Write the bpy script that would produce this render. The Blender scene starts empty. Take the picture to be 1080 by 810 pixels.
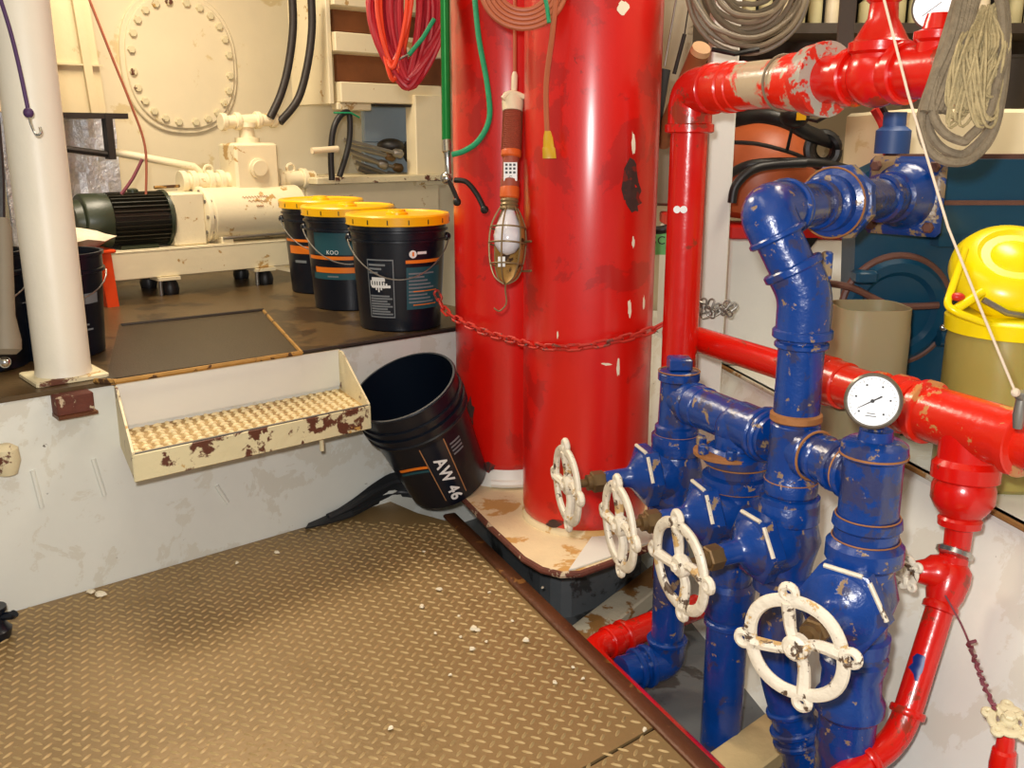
import bpy, bmesh, math, random
import numpy as np
from mathutils import Vector, Matrix, Quaternion
random.seed(7)
C = bpy.context.scene.collection
PI = math.pi
# ------------------------------------------------------------------ camera
F = 1001.0; TH = math.radians(14.4); H = 1.10
cs, sn = math.cos(TH), math.sin(TH)
cam = bpy.data.cameras.new('camera'); co = bpy.data.objects.new('camera', cam); C.objects.link(co)
co.location = (0, 0, H); co.rotation_euler = (PI/2 - TH, 0, 0)
cam.sensor_width = 36; cam.lens = F/1080*36; cam.clip_start = .02
bpy.context.scene.camera = co
# ------------------------------------------------------------------ world, lights, exposure
sc = bpy.context.scene
sc.view_settings.view_transform = 'Standard'; sc.view_settings.look = 'None'
sc.view_settings.gamma = 1; sc.view_settings.use_curve_mapping = False
sc.view_settings.exposure = 0.35
w = bpy.data.worlds.new('world'); sc.world = w; w.use_nodes = True
w.node_tree.nodes['Background'].inputs[0].default_value = (1, .93, .84, 1)
w.node_tree.nodes['Background'].inputs[1].default_value = .24
def light(name, typ, loc, energy, col, size=.1, rot=(0, 0, 0), sy=None):
    l = bpy.data.lights.new(name, typ); o = bpy.data.objects.new(name, l); C.objects.link(o)
    l.energy = energy; l.color = col; o.location = loc; o.rotation_euler = rot
    if typ == 'AREA':
        l.size = size
        if sy: l.shape = 'RECTANGLE'; l.size_y = sy
    else: l.shadow_soft_size = size
    return o
light('camera_flash', 'POINT', (-.05, .02, 1.19), 92, (1, .97, .95), .03)
light('platform_lamp', 'AREA', (-1.2, 3.1, 2.35), 36, (1, .86, .66), .5, (0, math.radians(-8), 0), .9)
light('deck_lamp', 'AREA', (-.5, 1.4, 2.35), 5, (1, .92, .8), .4, (0, 0, 0), 1.0)
light('store_lamp', 'AREA', (1.1, 2.3, 2.2), 17, (1, .88, .7), .4, (0, 0, 0), .8)

# ------------------------------------------------------------------ placing helpers
def ray(px, py):
    u = (px-540)/F; v = (py-405)/F
    return Vector((u, cs - v*sn, -sn - v*cs))
def PD(px, py, d): return Vector((0, 0, H)) + ray(px, py)*d
def PZ(px, py, z):
    r = ray(px, py); return Vector((0, 0, H)) + r*((z-H)/r.z)
def PY(px, py, y):
    r = ray(px, py); return Vector((0, 0, H)) + r*(y/r.y)
P0 = Vector((-1.177, 2.103, 0)); E1 = Vector((.753, .658, 0)).normalized(); E2 = Vector((-E1.y, E1.x, 0))
def PW(px, py, off=0):
    r = ray(px, py); return Vector((0, 0, H)) + r*((E2.dot(P0)+off - 0)/E2.dot(r))
def A_(p): return E1.dot(Vector((p.x, p.y, 0))-P0)
def WA(px, py, off=0):
    p = PW(px, py, off); return A_(p), p.z
def WP(a, off, z): return P0 + E1*a + E2*off + Vector((0, 0, z))
def V(*a): return Vector(a)
UP = V(0, 0, 1)

# ------------------------------------------------------------------ materials
def lin(c): return tuple(((x/255)/12.92 if x/255 <= .04045 else ((x/255+.055)/1.055)**2.4) for x in c)+(1,)
MATS = {}
def mat(name, col, rough=.4, metal=0., var=.12, vscale=4., chip=None, amt=.0, cscale=6., chip2=None, amt2=0., c2scale=14.,
        bump=.08, bscale=45., coat=0., coatr=.12, spec=.5, trans=0., alpha=1., emit=None, sss=0):
    m = bpy.data.materials.new(name); m.use_nodes = True; MATS[name] = m
    nt = m.node_tree; N = nt.nodes; L = nt.links; b = N['Principled BSDF']
    tc = N.new('ShaderNodeTexCoord')
    def noise(scale, detail=6, rg=.6, dist=0.):
        n = N.new('ShaderNodeTexNoise'); n.inputs['Scale'].default_value = scale
        n.inputs['Detail'].default_value = detail; n.inputs['Roughness'].default_value = rg; n.inputs['Distortion'].default_value = dist
        L.new(tc.outputs['Object'], n.inputs['Vector']); return n
    base = lin(col)
    n1 = noise(vscale)
    mx = N.new('ShaderNodeMix'); mx.data_type = 'RGBA'
    L.new(n1.outputs['Fac'], mx.inputs['Factor'])
    mx.inputs['A'].default_value = tuple(min(1, x*(1+var*1.6)) for x in base[:3])+(1,)
    mx.inputs['B'].default_value = tuple(x*(1-var*1.6) for x in base[:3])+(1,)
    out = mx.outputs['Result']; rfac = None
    for (cc, am, scl) in ((chip, amt, cscale), (chip2, amt2, c2scale)):
        if cc is None or am <= 0: continue
        n2 = noise(scl, 9, .65, .3)
        r = N.new('ShaderNodeValToRGB'); th = 1-am
        r.color_ramp.elements[0].position = max(0, th-.012); r.color_ramp.elements[1].position = min(1, th+.012)
        L.new(n2.outputs['Fac'], r.inputs['Fac'])
        m2 = N.new('ShaderNodeMix'); m2.data_type = 'RGBA'
        L.new(r.outputs['Color'], m2.inputs['Factor']); L.new(out, m2.inputs['A']); m2.inputs['B'].default_value = lin(cc)
        out = m2.outputs['Result']; rfac = r
    L.new(out, b.inputs['Base Color'])
    b.inputs['Roughness'].default_value = rough; b.inputs['Metallic'].default_value = metal
    b.inputs['Specular IOR Level'].default_value = spec
    b.inputs['Coat Weight'].default_value = coat; b.inputs['Coat Roughness'].default_value = coatr
    b.inputs['Transmission Weight'].default_value = trans; b.inputs['Alpha'].default_value = alpha
    if sss: b.inputs['Subsurface Weight'].default_value = sss; b.inputs['Subsurface Scale'].default_value = .03
    if emit: b.inputs['Emission Color'].default_value = lin(emit[0]); b.inputs['Emission Strength'].default_value = emit[1]
    if bump > 0:
        n3 = noise(bscale, 5); bp = N.new('ShaderNodeBump'); bp.inputs['Strength'].default_value = bump; bp.inputs['Distance'].default_value = .01
        h = n3.outputs['Fac']
        if rfac:
            ad = N.new('ShaderNodeMath'); ad.operation = 'MULTIPLY_ADD'; ad.inputs[1].default_value = -.35
            L.new(rfac.outputs['Color'], ad.inputs[0]); L.new(h, ad.inputs[2]); h = ad.outputs[0]
        L.new(h, bp.inputs['Height']); L.new(bp.outputs['Normal'], b.inputs['Normal'])
    return m
mat('red_paint', (204, 13, 2), .45, var=.14, vscale=2.5, chip=(180, 14, 6), amt=.44, cscale=5, chip2=(120, 26, 18), amt2=.27, c2scale=13, bump=.06, bscale=150, spec=.25, coat=1., coatr=.24)
mat('red_pipe', (206, 18, 5), .26, var=.12, chip=(150, 46, 24), amt=.4, cscale=12, bump=.12, bscale=30, coat=.3)
mat('red_worn', (222, 34, 12), .28, var=.1, chip=(188, 170, 140), amt=.43, cscale=7, bump=.15, bscale=30, coat=.2)
mat('red_orange', (212, 36, 14), .26, var=.14, chip=(196, 130, 74), amt=.41, cscale=14, bump=.15, bscale=30, coat=.3)
mat('red_chain', (190, 42, 28), .5, var=.25, chip=(110, 60, 50), amt=.42, cscale=40)
mat('blue_paint', (5, 54, 126), .26, var=.28, vscale=9, chip=(46, 52, 92), amt=.45, cscale=9, chip2=(140, 116, 88), amt2=.37, c2scale=26, bump=.3, bscale=30, coat=.25)
mat('blue_worn', (8, 54, 122), .3, var=.2, vscale=9, chip=(140, 118, 86), amt=.46, cscale=18, bump=.25, bscale=34)
mat('rust_seam', (150, 98, 52), .7, var=.3, vscale=30, bump=.3)
mat('brass', (112, 88, 56), .42, metal=.55, var=.3, vscale=40, bump=.1)
mat('wheel_white', (222, 212, 192), .42, var=.12, vscale=20, chip=(90, 72, 58), amt=.4, cscale=34, chip2=(196, 160, 104), amt2=.4, c2scale=18, bump=.35, bscale=60)
mat('wall_white', (222, 224, 216), .5, var=.08, vscale=3, chip=(213, 212, 200), amt=.46, cscale=7, chip2=(88, 80, 72), amt2=.29, c2scale=26, bump=.12, bscale=14)
mat('wall_cream', (234, 220, 186), .5, var=.06, chip=(220, 200, 152), amt=.42, cscale=3, bump=.06, bscale=10)
mat('post_white', (232, 226, 208), .42, var=.06, chip=(214, 196, 156), amt=.36, cscale=6, chip2=(90, 62, 44), amt2=.27, c2scale=22, bump=.08)
mat('flange_worn', (206, 40, 24), .35, var=.15, chip=(168, 164, 150), amt=.53, cscale=14, bump=.2)
mat('cream_paint', (230, 217, 182), .42, var=.08, chip=(186, 150, 92), amt=.375, cscale=12, bump=.1)
mat('cream_rusty', (220, 208, 170), .5, var=.1, chip=(96, 52, 34), amt=.41, cscale=9, chip2=(190, 150, 80), amt2=.36, c2scale=20, bump=.25)
mat('white_paint', (222, 222, 214), .45, var=.04, chip=(190, 170, 130), amt=.3, cscale=8, bump=.06)
mat('tan_plate', (140, 115, 76), .42, metal=.2, var=.14, vscale=1.6, chip=(132, 108, 70), amt=.44, cscale=3, chip2=(186, 156, 104), amt2=.33, c2scale=26, bump=.15, bscale=90)
mat('tread_metal', (174, 149, 104), .4, metal=.2, var=.12, vscale=2, chip=(158, 133, 90), amt=.4, cscale=5, bump=.05)
mat('lip_rusty', (214, 204, 164), .5, var=.1, chip=(92, 50, 34), amt=.44, cscale=11, chip2=(190, 150, 80), amt2=.33, c2scale=20, bump=.25)
mat('cream_tread', (176, 146, 92), .5, var=.15, vscale=14, chip=(150, 118, 66), amt=.44, cscale=20, bump=.15)
mat('cream_stud', (226, 208, 160), .42, var=.1, vscale=14, bump=.05)
mat('platform_brown', (84, 66, 40), .34, var=.25, vscale=4, chip=(58, 44, 26), amt=.46, cscale=3, bump=.1, bscale=60)
mat('mat_dark', (52, 40, 22), .4, var=.25, vscale=5, chip=(84, 66, 38), amt=.33, cscale=22, bump=.3, bscale=160)
mat('brass_edge', (168, 128, 66), .5, metal=.3, var=.3, vscale=14, chip=(70, 44, 22), amt=.45, cscale=12)
mat('rust_angle', (92, 52, 28), .45, metal=.2, var=.3, vscale=10, chip=(150, 100, 50), amt=.38, cscale=16, bump=.2)
mat('grey_floor', (86, 90, 92), .5, var=.2, vscale=5, chip=(48, 48, 48), amt=.42, cscale=5, chip2=(120, 118, 110), amt2=.25, c2scale=30, bump=.15)
mat('base_cream', (226, 206, 166), .55, var=.15, vscale=6, chip=(196, 152, 88), amt=.46, cscale=5, chip2=(98, 48, 32), amt2=.27, c2scale=12, bump=.25)
mat('rust_rim', (98, 50, 36), .8, var=.4, vscale=20, chip=(200, 180, 150), amt=.42, cscale=18, bump=.5)
mat('timber_painted', (186, 180, 158), .7, var=.15, chip=(140, 100, 50), amt=.5, cscale=5, chip2=(80, 60, 40), amt2=.3, c2scale=20, bump=.3)
mat('timber', (196, 172, 124), .65, var=.2, vscale=9, chip=(150, 120, 76), amt=.4, cscale=6, bump=.2)
mat('black_plastic', (10, 18, 30), .3, var=.1, bump=.03)
mat('navy_plastic', (12, 24, 38), .28, var=.1, bump=.03, coat=.2)
mat('grey_black', (38, 40, 42), .5, var=.15, bump=.1)
mat('black_rubber', (24, 22, 22), .45, var=.2, bump=.08)
mat('yellow_lid', (246, 186, 8), .32, var=.05, bump=.02)
mat('yellow_bright', (250, 226, 4), .28, var=.03, bump=.02)
mat('orange_print', (238, 126, 30), .4, var=.05, bump=0)
mat('grey_print', (120, 126, 130), .5, var=.1, bump=0)
mat('white_print', (232, 234, 232), .5, var=.02, bump=0)
mat('teal_print', (30, 80, 90), .5, var=.1, bump=0)
mat('gold_print', (176, 128, 84), .4, var=.1, bump=0)
mat('dark_print', (20, 20, 22), .5, var=.02, bump=0)
mat('green_metal', (14, 128, 58), .22, metal=.35, var=.05, bump=.02)
mat('green_rope', (22, 148, 98), .55, var=.15, vscale=60, bump=.3, bscale=220)
mat('chrome', (190, 188, 182), .22, metal=.95, var=.05, bump=.03)
mat('steel', (150, 146, 138), .38, metal=.75, var=.2, vscale=20, bump=.08)
mat('rubber_red', (178, 36, 48), .42, var=.2, vscale=8, bump=.04)
mat('rubber_orange', (230, 70, 36), .42, var=.1, bump=.04)
mat('cord_brown', (172, 92, 58), .5, var=.15, bump=.05)
mat('rubber_brown', (150, 72, 52), .5, var=.15, bump=.05)
mat('plug_yellow', (192, 150, 20), .4, var=.1)
mat('ivory', (226, 210, 176), .4, var=.06)
mat('orange_band', (206, 92, 34), .4, var=.1)
mat('wire_khaki', (136, 116, 82), .4, metal=.5, var=.1)
mat('bulb', (225, 222, 228), .12, var=.03, bump=0, spec=.8, coat=.6)
mat('cable_grey', (126, 112, 90), .5, var=.2, vscale=12, bump=.1)
mat('rope_grey', (128, 114, 92), .8, var=.3, vscale=50, bump=.5, bscale=200)
mat('rope_khaki', (176, 158, 116), .85, var=.3, vscale=50, bump=.5, bscale=200)
mat('string_white', (216, 196, 172), .7, var=.1, bump=.2, bscale=300)
mat('engine_teal', (12, 62, 88), .28, var=.15, vscale=5, chip=(92, 62, 50), amt=.29, cscale=9, bump=.05)
mat('engine_rust', (98, 62, 50), .55, var=.3, vscale=14, bump=.2)
mat('jar_plastic', (176, 162, 124), .35, var=.06, bump=.03, trans=.35, sss=.2)
mat('paint_blue_chip', (14, 40, 110), .4, bump=0)
mat('jar_oil', (188, 172, 92), .3, var=.1, bump=.02, trans=.3, sss=.2)
mat('orange_plastic', (164, 80, 40), .45, var=.25, vscale=6, bump=.05)
mat('orange_bright', (226, 70, 14), .4, var=.08, bump=.03)
mat('green_motor', (46, 54, 38), .35, var=.12, bump=.05, chip=(70, 80, 60), amt=.34, cscale=12)
mat('dark_fin', (38, 36, 26), .4, var=.15, bump=.05)
mat('cloth_white', (224, 212, 186), .85, var=.1, vscale=20, chip=(120, 100, 80), amt=.3, cscale=16, bump=.3)
mat('foil', (226, 230, 240), .34, metal=.55, var=.2, vscale=60, bump=.9, bscale=40)
mat('duct_cream', (208, 190, 150), .5, var=.1, vscale=3, chip=(170, 148, 108), amt=.4, cscale=3)
mat('dark_steel', (46, 40, 36), .5, metal=.3, var=.3, bump=.15)
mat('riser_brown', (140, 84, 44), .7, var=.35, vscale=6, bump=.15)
mat('dirty_blue', (158, 176, 190), .6, var=.1)
mat('purple_cord', (74, 46, 90), .6, var=.2, bump=.1)
mat('maroon_wire', (120, 54, 66), .6, var=.3, vscale=40, bump=.2)
mat('green_label', (120, 200, 120), .6, var=.05, bump=0)
mat('red_lid', (200, 34, 26), .4, var=.08)
mat('gauge_white', (232, 234, 236), .35, var=.01, bump=0)
mat('gauge_case', (120, 112, 100), .32, metal=.7, var=.15)
mat('bulkhead_beige', (196, 184, 158), .55, var=.1, vscale=2, chip=(150, 138, 112), amt=.38, cscale=4)
mat('ceiling_cream', (200, 186, 150), .7, var=.08)
mat('shelf_dark', (60, 50, 40), .6, var=.3)
mat('paper_yellow', (196, 186, 140), .7, var=.15)
mat('flake', (232, 222, 196), .7, var=.1, bump=.2)
mat('wood_handle', (150, 92, 52), .55, var=.25, vscale=12, bump=.1)
mat('wood_end', (206, 164, 116), .6, var=.1)
mat('grey_box', (120, 110, 92), .6, var=.15)
mat('blue_weather', (40, 74, 130), .5, var=.2)

# ------------------------------------------------------------------ mesh builder
def frame(d):
    d = d.normalized(); a = UP if abs(d.z) < .95 else V(1, 0, 0)
    x = a.cross(d).normalized(); return x, d.cross(x), d
class MB:
    def __init__(s): s.v = []; s.f = []; s.m = []; s.mats = []; s.cur = 0
    def use(s, m):
        if m not in s.mats: s.mats.append(m)
        s.cur = s.mats.index(m); return s
    def add(s, vs, fs):
        o = len(s.v); s.v += [tuple(v) for v in vs]; s.f += [tuple(i+o for i in f) for f in fs]; s.m += [s.cur]*len(fs); return s
    def box(s, c, size, ax=None, bev=0):
        c = Vector(c); x, y, z = ax or (V(1, 0, 0), V(0, 1, 0), UP)
        hx, hy, hz = size[0]/2, size[1]/2, size[2]/2
        if bev <= 0:
            vs = [c+x*(i*hx)+y*(j*hy)+z*(k*hz) for k in (-1, 1) for j in (-1, 1) for i in (-1, 1)]
            return s.add(vs, [(0, 2, 3, 1), (4, 5, 7, 6), (0, 1, 5, 4), (2, 6, 7, 3), (0, 4, 6, 2), (1, 3, 7, 5)])
        b = min(bev, hx*.9, hy*.9, hz*.9)
        pr = []
        for (zz, i) in ((-hz, b), (-hz+b, 0), (hz-b, 0), (hz, b)):
            ring = []
            for (sx, sy) in ((1, 1), (-1, 1), (-1, -1), (1, -1)):
                ex, ey = hx-i, hy-i
                pts = [(sx*ex, sy*(ey-b)), (sx*(ex-b), sy*ey)]
                if sx*sy < 0: pts.reverse()
                ring += pts
            pr.append([c+x*p[0]+y*p[1]+z*zz for p in ring])
        return s.loft(pr)
    def loft(s, rings, cap=True, closed=True):
        n = len(rings[0]); vs = [p for r in rings for p in r]; fs = []
        for i in range(len(rings)-1):
            for j in range(n if closed else n-1):
                k = (j+1) % n
                fs.append((i*n+j, i*n+k, (i+1)*n+k, (i+1)*n+j))
        if cap: fs.append(tuple(range(n))[::-1]); fs.append(tuple(range((len(rings)-1)*n, len(rings)*n)))
        return s.add(vs, fs)
    def lathe(s, o, d, prof, n=24, cap=True, ph=0.):
        o = Vector(o); x, y, z = frame(Vector(d)); rings = []
        for (h, r) in prof:
            r = max(r, 1e-4)
            rings.append([o+z*h+x*(r*math.cos(ph+2*PI*k/n))+y*(r*math.sin(ph+2*PI*k/n)) for k in range(n)])
        return s.loft(rings, cap)
    def hexa(s, o, d, h0, h1, r, n=6, ph=0., b=.003):
        return s.lathe(o, d, [(h0, r-b), (h0+b, r), (h1-b, r), (h1, r-b)], n, True, ph)
    def cyl(s, a, b, r, r2=None, n=20):
        a = Vector(a); b = Vector(b); return s.lathe(a, b-a, [(0, r), ((b-a).length, r if r2 is None else r2)], n)
    def tube(s, pts, r, n=10, closed=False, cap=True):
        pts = [Vector(p) for p in pts]; m = len(pts)
        T = []
        for i in range(m):
            if closed: t = pts[(i+1) % m]-pts[i-1]
            else: t = pts[min(i+1, m-1)]-pts[max(i-1, 0)]
            T.append(t.normalized() if t.length > 1e-9 else V(0, 0, 1))
        x = frame(T[0])[0]; rings = []
        for i in range(m):
            if i: q = T[i-1].rotation_difference(T[i]); x = (q @ x)
            x = (x - T[i]*x.dot(T[i])).normalized(); y = T[i].cross(x)
            rr = r[i] if hasattr(r, '__len__') else r
            rings.append([pts[i]+x*(rr*math.cos(2*PI*k/n))+y*(rr*math.sin(2*PI*k/n)) for k in range(n)])
        if closed: rings.append(rings[0])
        return s.loft(rings, cap and not closed)
    def sphere(s, c, r, n=16, m=10, ax=None, sc3=(1, 1, 1)):
        c = Vector(c); x, y, z = ax or (V(1, 0, 0), V(0, 1, 0), UP); rings = []
        for i in range(m+1):
            a = -PI/2+PI*i/m; rr = max(math.cos(a), .002)
            rings.append([c+x*(r*sc3[0]*rr*math.cos(2*PI*k/n))+y*(r*sc3[1]*rr*math.sin(2*PI*k/n))+z*(r*sc3[2]*math.sin(a)) for k in range(n)])
        return s.loft(rings)
    def prism(s, poly, d):
        poly = [Vector(p) for p in poly]; d = Vector(d); return s.loft([poly, [p+d for p in poly]])
    def ring(s, c, ax, R, r, n=32, m=8):
        x, y, z = frame(Vector(ax)); c = Vector(c)
        return s.tube([c+x*(R*math.cos(2*PI*k/n))+y*(R*math.sin(2*PI*k/n)) for k in range(n)], r, m, True)
    def build(s, name, parent=None, base=None, smooth=True, ang=38, kind=None, label=None, m=None):
        if base is None: base = parent['_b'] if parent is not None and '_b' in parent else (0, 0, 0)
        base = Vector(base)
        me = bpy.data.meshes.new(name)
        vs = np.array([tuple(v) for v in s.v], dtype=float)-np.array(base)
        me.from_pydata([tuple(v) for v in vs], [], s.f)
        if m: s.mats = [m]; s.m = [0]*len(s.f)
        for q in s.mats: me.materials.append(MATS[q])
        me.polygons.foreach_set('material_index', s.m)
        if smooth:
            me.polygons.foreach_set('use_smooth', [True]*len(s.f)); me.update()
            me.set_sharp_from_angle(angle=math.radians(ang))
        bm = bmesh.new(); bm.from_mesh(me); bmesh.ops.recalc_face_normals(bm, faces=bm.faces); bm.to_mesh(me); bm.free()
        if smooth: me.set_sharp_from_angle(angle=math.radians(ang))
        me.update()
        o = bpy.data.objects.new(name, me); C.objects.link(o)
        if parent is not None:
            o.parent = parent; o['_b'] = tuple(base)
            # base of parent equals base given: local origin coincides
        else:
            o.location = base; o['_b'] = tuple(base)
        if kind: o['kind'] = kind
        if label: o['label'] = label
        return o
def thing(name, label, cat, base, group=None, kind=None):
    o = bpy.data.objects.new(name, None); C.objects.link(o); o.location = base; o.empty_display_size = .05
    o['_b'] = tuple(base)
    if kind: o['kind'] = kind
    if label: o['label'] = label
    if cat: o['category'] = cat
    if group: o['group'] = group
    return o
def tag(o, label, cat, group=None):
    o['label'] = label; o['category'] = cat
    if group: o['group'] = group
    return o
def mb(m): return MB().use(m)
def smooth_path(pts, k=6, closed=False):
    pts = [Vector(p) for p in pts]; n = len(pts); out = []
    for i in range(n if closed else n-1):
        g = lambda j: pts[j % n] if closed else pts[max(0, min(n-1, j))]
        a, b, c, d = g(i-1), g(i), g(i+1), g(i+2)
        for t in [q/k for q in range(k)]:
            out.append(.5*((2*b)+(c-a)*t+(2*a-5*b+4*c-d)*t*t+(3*b-a-3*c+d)*t**3))
    if not closed: out.append(pts[-1])
    return out
def fillet(pts, R, k=6):
    pts = [Vector(p) for p in pts]; out = [pts[0]]
    for i in range(1, len(pts)-1):
        a = (pts[i-1]-pts[i]); b = (pts[i+1]-pts[i]); rr = min(R, a.length*.49, b.length*.49)
        A = pts[i]+a.normalized()*rr; B = pts[i]+b.normalized()*rr
        for j in range(k+1):
            t = j/k; out.append(A*(1-t)**2+pts[i]*2*t*(1-t)+B*t*t)
    out.append(pts[-1]); return out
def collar(m, p, d, r, w=.02, n=24):
    p = Vector(p); return m.lathe(p, d, [(-w/2, r*.93), (-w/2+.003, r), (w/2-.003, r), (w/2, r*.93)], n)
def text_geo(txt, size):
    cu = bpy.data.curves.new('t', 'FONT'); cu.body = txt; cu.size = size; cu.align_x = 'CENTER'; cu.align_y = 'CENTER'; cu.resolution_u = 3; cu.space_character = 1.08
    o = bpy.data.objects.new('t', cu); C.objects.link(o); bpy.context.view_layer.update()
    me = bpy.data.meshes.new_from_object(o.evaluated_get(bpy.context.evaluated_depsgraph_get()))
    vs = [tuple(v.co) for v in me.vertices]; fs = [tuple(p.vertices) for p in me.polygons]
    bpy.data.objects.remove(o); bpy.data.meshes.remove(me); bpy.data.curves.remove(cu); return vs, fs
def put_text(m, txt, size, fn):
    vs, fs = text_geo(txt, size); m.add([fn(v[0], v[1]) for v in vs], fs); return m

# ================================================================== SETTING
ZP = .527; ZL = -.15; ZG = .414
# deck plates: floor with embossed lozenges
DE = Vector((.512, -1.132, 0)).normalized(); DN = V(-DE.y, DE.x, 0)   # along deck edge (to viewer), DN to the right
Q0 = PZ(480, 552, 0)
fl = thing('floor', None, None, (0, 1.5, 0), kind='structure')
def deckpt(s, t, z=0): return Q0 + DE*s - DN*t + V(0, 0, z)      # t = distance left of edge
def in_deck(p):
    q = p-Q0; t = -q.dot(DN); w_ = E2.dot(Vector((p.x, p.y, 0))-P0)
    return t > .028 and w_ < -.012
s_seam0 = PZ(665, 775, 0); s_seam1 = PZ(600, 812, 0)
sd = (s_seam1-s_seam0).normalized(); snn = V(-sd.y, sd.x, 0)
if snn.dot(DE) < 0: snn = -snn
def side(p): return (p-s_seam0).dot(snn)       # >0 nearer plate
wl = lambda a: P0+E1*a
# plate polygons (far plate / near plate)
edgeF = deckpt(-.02, .012); cornerW = wl(.98)
p_edge = Q0 + DE*((s_seam0-Q0).dot(DE)) - DN*.012
farL = wl(-1.3)
def seam_pt(t): return p_edge + sd*t
g_ = snn*.004
far_poly = [edgeF, p_edge-g_, seam_pt(2.6)-g_, V(-2.6, .9, 0), farL, wl(.0)-E2*.004, cornerW-E2*.004, PZ(398, 523, 0), PZ(440, 541, 0)]
near_poly = [p_edge+g_, deckpt(2.1, .012), V(-2.3, .15, 0), seam_pt(2.6)+g_]
for i, poly in enumerate((far_poly, near_poly)):
    m = mb('tan_plate').prism([p-V(0, 0, .006) for p in poly], V(0, 0, .006))
    pl = m.build('deck_plate', fl, smooth=False)
    # lozenges
    az = math.radians(21); a1 = V(math.sin(az), math.cos(az), 0); a2 = V(a1.y, -a1.x, 0); S = .0235
    t_ = mb('tread_metal'); vs = []; fs = []
    for ii in range(-150, 150):
        for jj in range(-150, 150):
            p = V(-.4, 1.6, 0)+a1*(ii*S)+a2*(jj*S)
            if p.y < .75 or p.y > 3.1 or p.x < -1.75 or not in_deck(p): continue
            sd_ = side(p)
            if (i == 0 and sd_ > -.014) or (i == 1 and sd_ < .014): continue
            q = p-edgeF
            if p.x > -.63 and p.y > 2.62 and (p.x+.63)*.12+(p.y-2.66) > 0: continue
            A, B = (a1, a2) if (ii+jj) % 2 else (a2, a1)
            L2, W2, Hh = .0118, .0038, .0026
            o = len(vs)
            for k in range(8):
                a = 2*PI*k/8; ex = L2*math.cos(a); ey = W2*math.sin(a)
                vs.append(tuple(p+A*ex+B*ey))
            vs.append(tuple(p+A*(L2*.55)+V(0, 0, Hh))); vs.append(tuple(p-A*(L2*.55)+V(0, 0, Hh)))
            r = [o+k for k in range(8)]; t1, t2 = o+8, o+9
            fs += [(r[0], r[1], t1), (r[7], r[0], t1), (r[1], r[2], t1), (r[6], r[7], t1), (r[2], r[3], t2), (r[5], r[6], t2), (r[2], t2, t1), (r[6], t1, t2), (r[3], r[4], t2), (r[4], r[5], t2)]
    t_.add(vs, fs); t_.build('raised_tread', pl, kind='stuff')
# lower painted floor
m = mb('grey_floor').box((0, 1.7, ZL-.02), (4.2, 4.2, .04)); m.build('sub_floor', fl, smooth=False)
# rusty angle along the deck edge
an = thing('trim_1', None, None, Q0, kind='structure')
ax = (DE, DN, UP)
L = 2.3; mid = Q0+DE*(L/2-.06)
mb('rust_angle').box(mid+DN*.004+V(0, 0, .004), (L, .040, .012), ax, .003).build('top_flange', an)
mb('rust_angle').box(mid+DN*.016+V(0, 0, -.045), (L, .008, .09), ax).build('side_flange', an)
# paint-white wall below the platform (left/back)
a0, a1_ = -1.6, 1.55
m = mb('wall_white').prism([WP(a0, 0, ZL), WP(a1_, 0, ZL), WP(a1_, 0, ZP-.012), WP(a0, 0, ZP-.012)], E2*.03)
lw = m.build('wall_low', None, WP(0, 0, 0), smooth=False, kind='structure')
# weld scars, vertical stiffener marks
for (px, py, px2, py2) in ((34, 496, 44, 535), (98, 484, 110, 522), (228, 512, 240, 530), (192, 428, 262, 418)):
    p = PW(px, py); q = PW(px2, py2)
    mb('wall_white').tube([p-E2*.001, q-E2*.001], .006, 8).build('weld_scar', lw)
# platform
pf = mb('platform_brown').prism([WP(a0, -.004, ZP-.012), WP(a1_, -.004, ZP-.012), WP(a1_, 2.2, ZP-.012), WP(a0, 2.2, ZP-.012)], V(0, 0, .012))
plat = pf.build('floor_platform', None, WP(0, 0, ZP), smooth=False, kind='structure')
def pz(px, py, dz=0): return PZ(px, py, ZP+dz)
mp = [pz(112, 402), pz(318, 371), pz(277, 326), pz(126, 343)]
mb('mat_dark').prism([p+V(0, 0, .0005) for p in mp], V(0, 0, .004)).build('hatch_plate', plat, smooth=False)
mb('brass_edge').tube([pz(120, 403, .006), pz(318, 372, .006)], .0065, 6).build('edging_strip', plat)
mb('brass_edge').tube([pz(318, 372, .006), pz(278, 328, .006)], .0055, 6).build('edging_strip', plat)
mb('dark_steel').tube([pz(278, 327, .006), pz(128, 343, .006)], .006, 6).build('edging_strip', plat)
mb('brass_edge').tube([pz(100, 402, .004), pz(122, 403, .004)], .008, 6).build('edging_strip', plat)
mb('dark_steel').tube([pz(318, 372, .003), pz(480, 347, .003)], .006, 6).build('edging_strip', plat)
# back wall (tank end) behind the pump, right bulkhead, ceiling
WB = 1.95
mb('wall_cream').prism([WP(-3, WB, ZL), WP(3.2, WB, ZL), WP(3.2, WB, 2.45), WP(-3, WB, 2.45)], E2*.05).build('wall_back', None, WP(0, WB, 0), smooth=False, kind='structure')
mb('bulkhead_beige').box((1.65, 3.95, 1.15), (2.9, .05, 2.6)).build('wall_far', None, (1.65, 3.95, 0), smooth=False, kind='structure')
mb('bulkhead_beige').box((2.35, 2.2, 1.15), (.05, 3.5, 2.6)).build('wall_right', None, (2.35, 2.2, 0), smooth=False, kind='structure')
mb('ceiling_cream').box((0, 2.4, 2.47), (6, 6.4, .04)).build('ceiling', None, (0, 2.4, 2.47), smooth=False, kind='structure')
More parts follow.
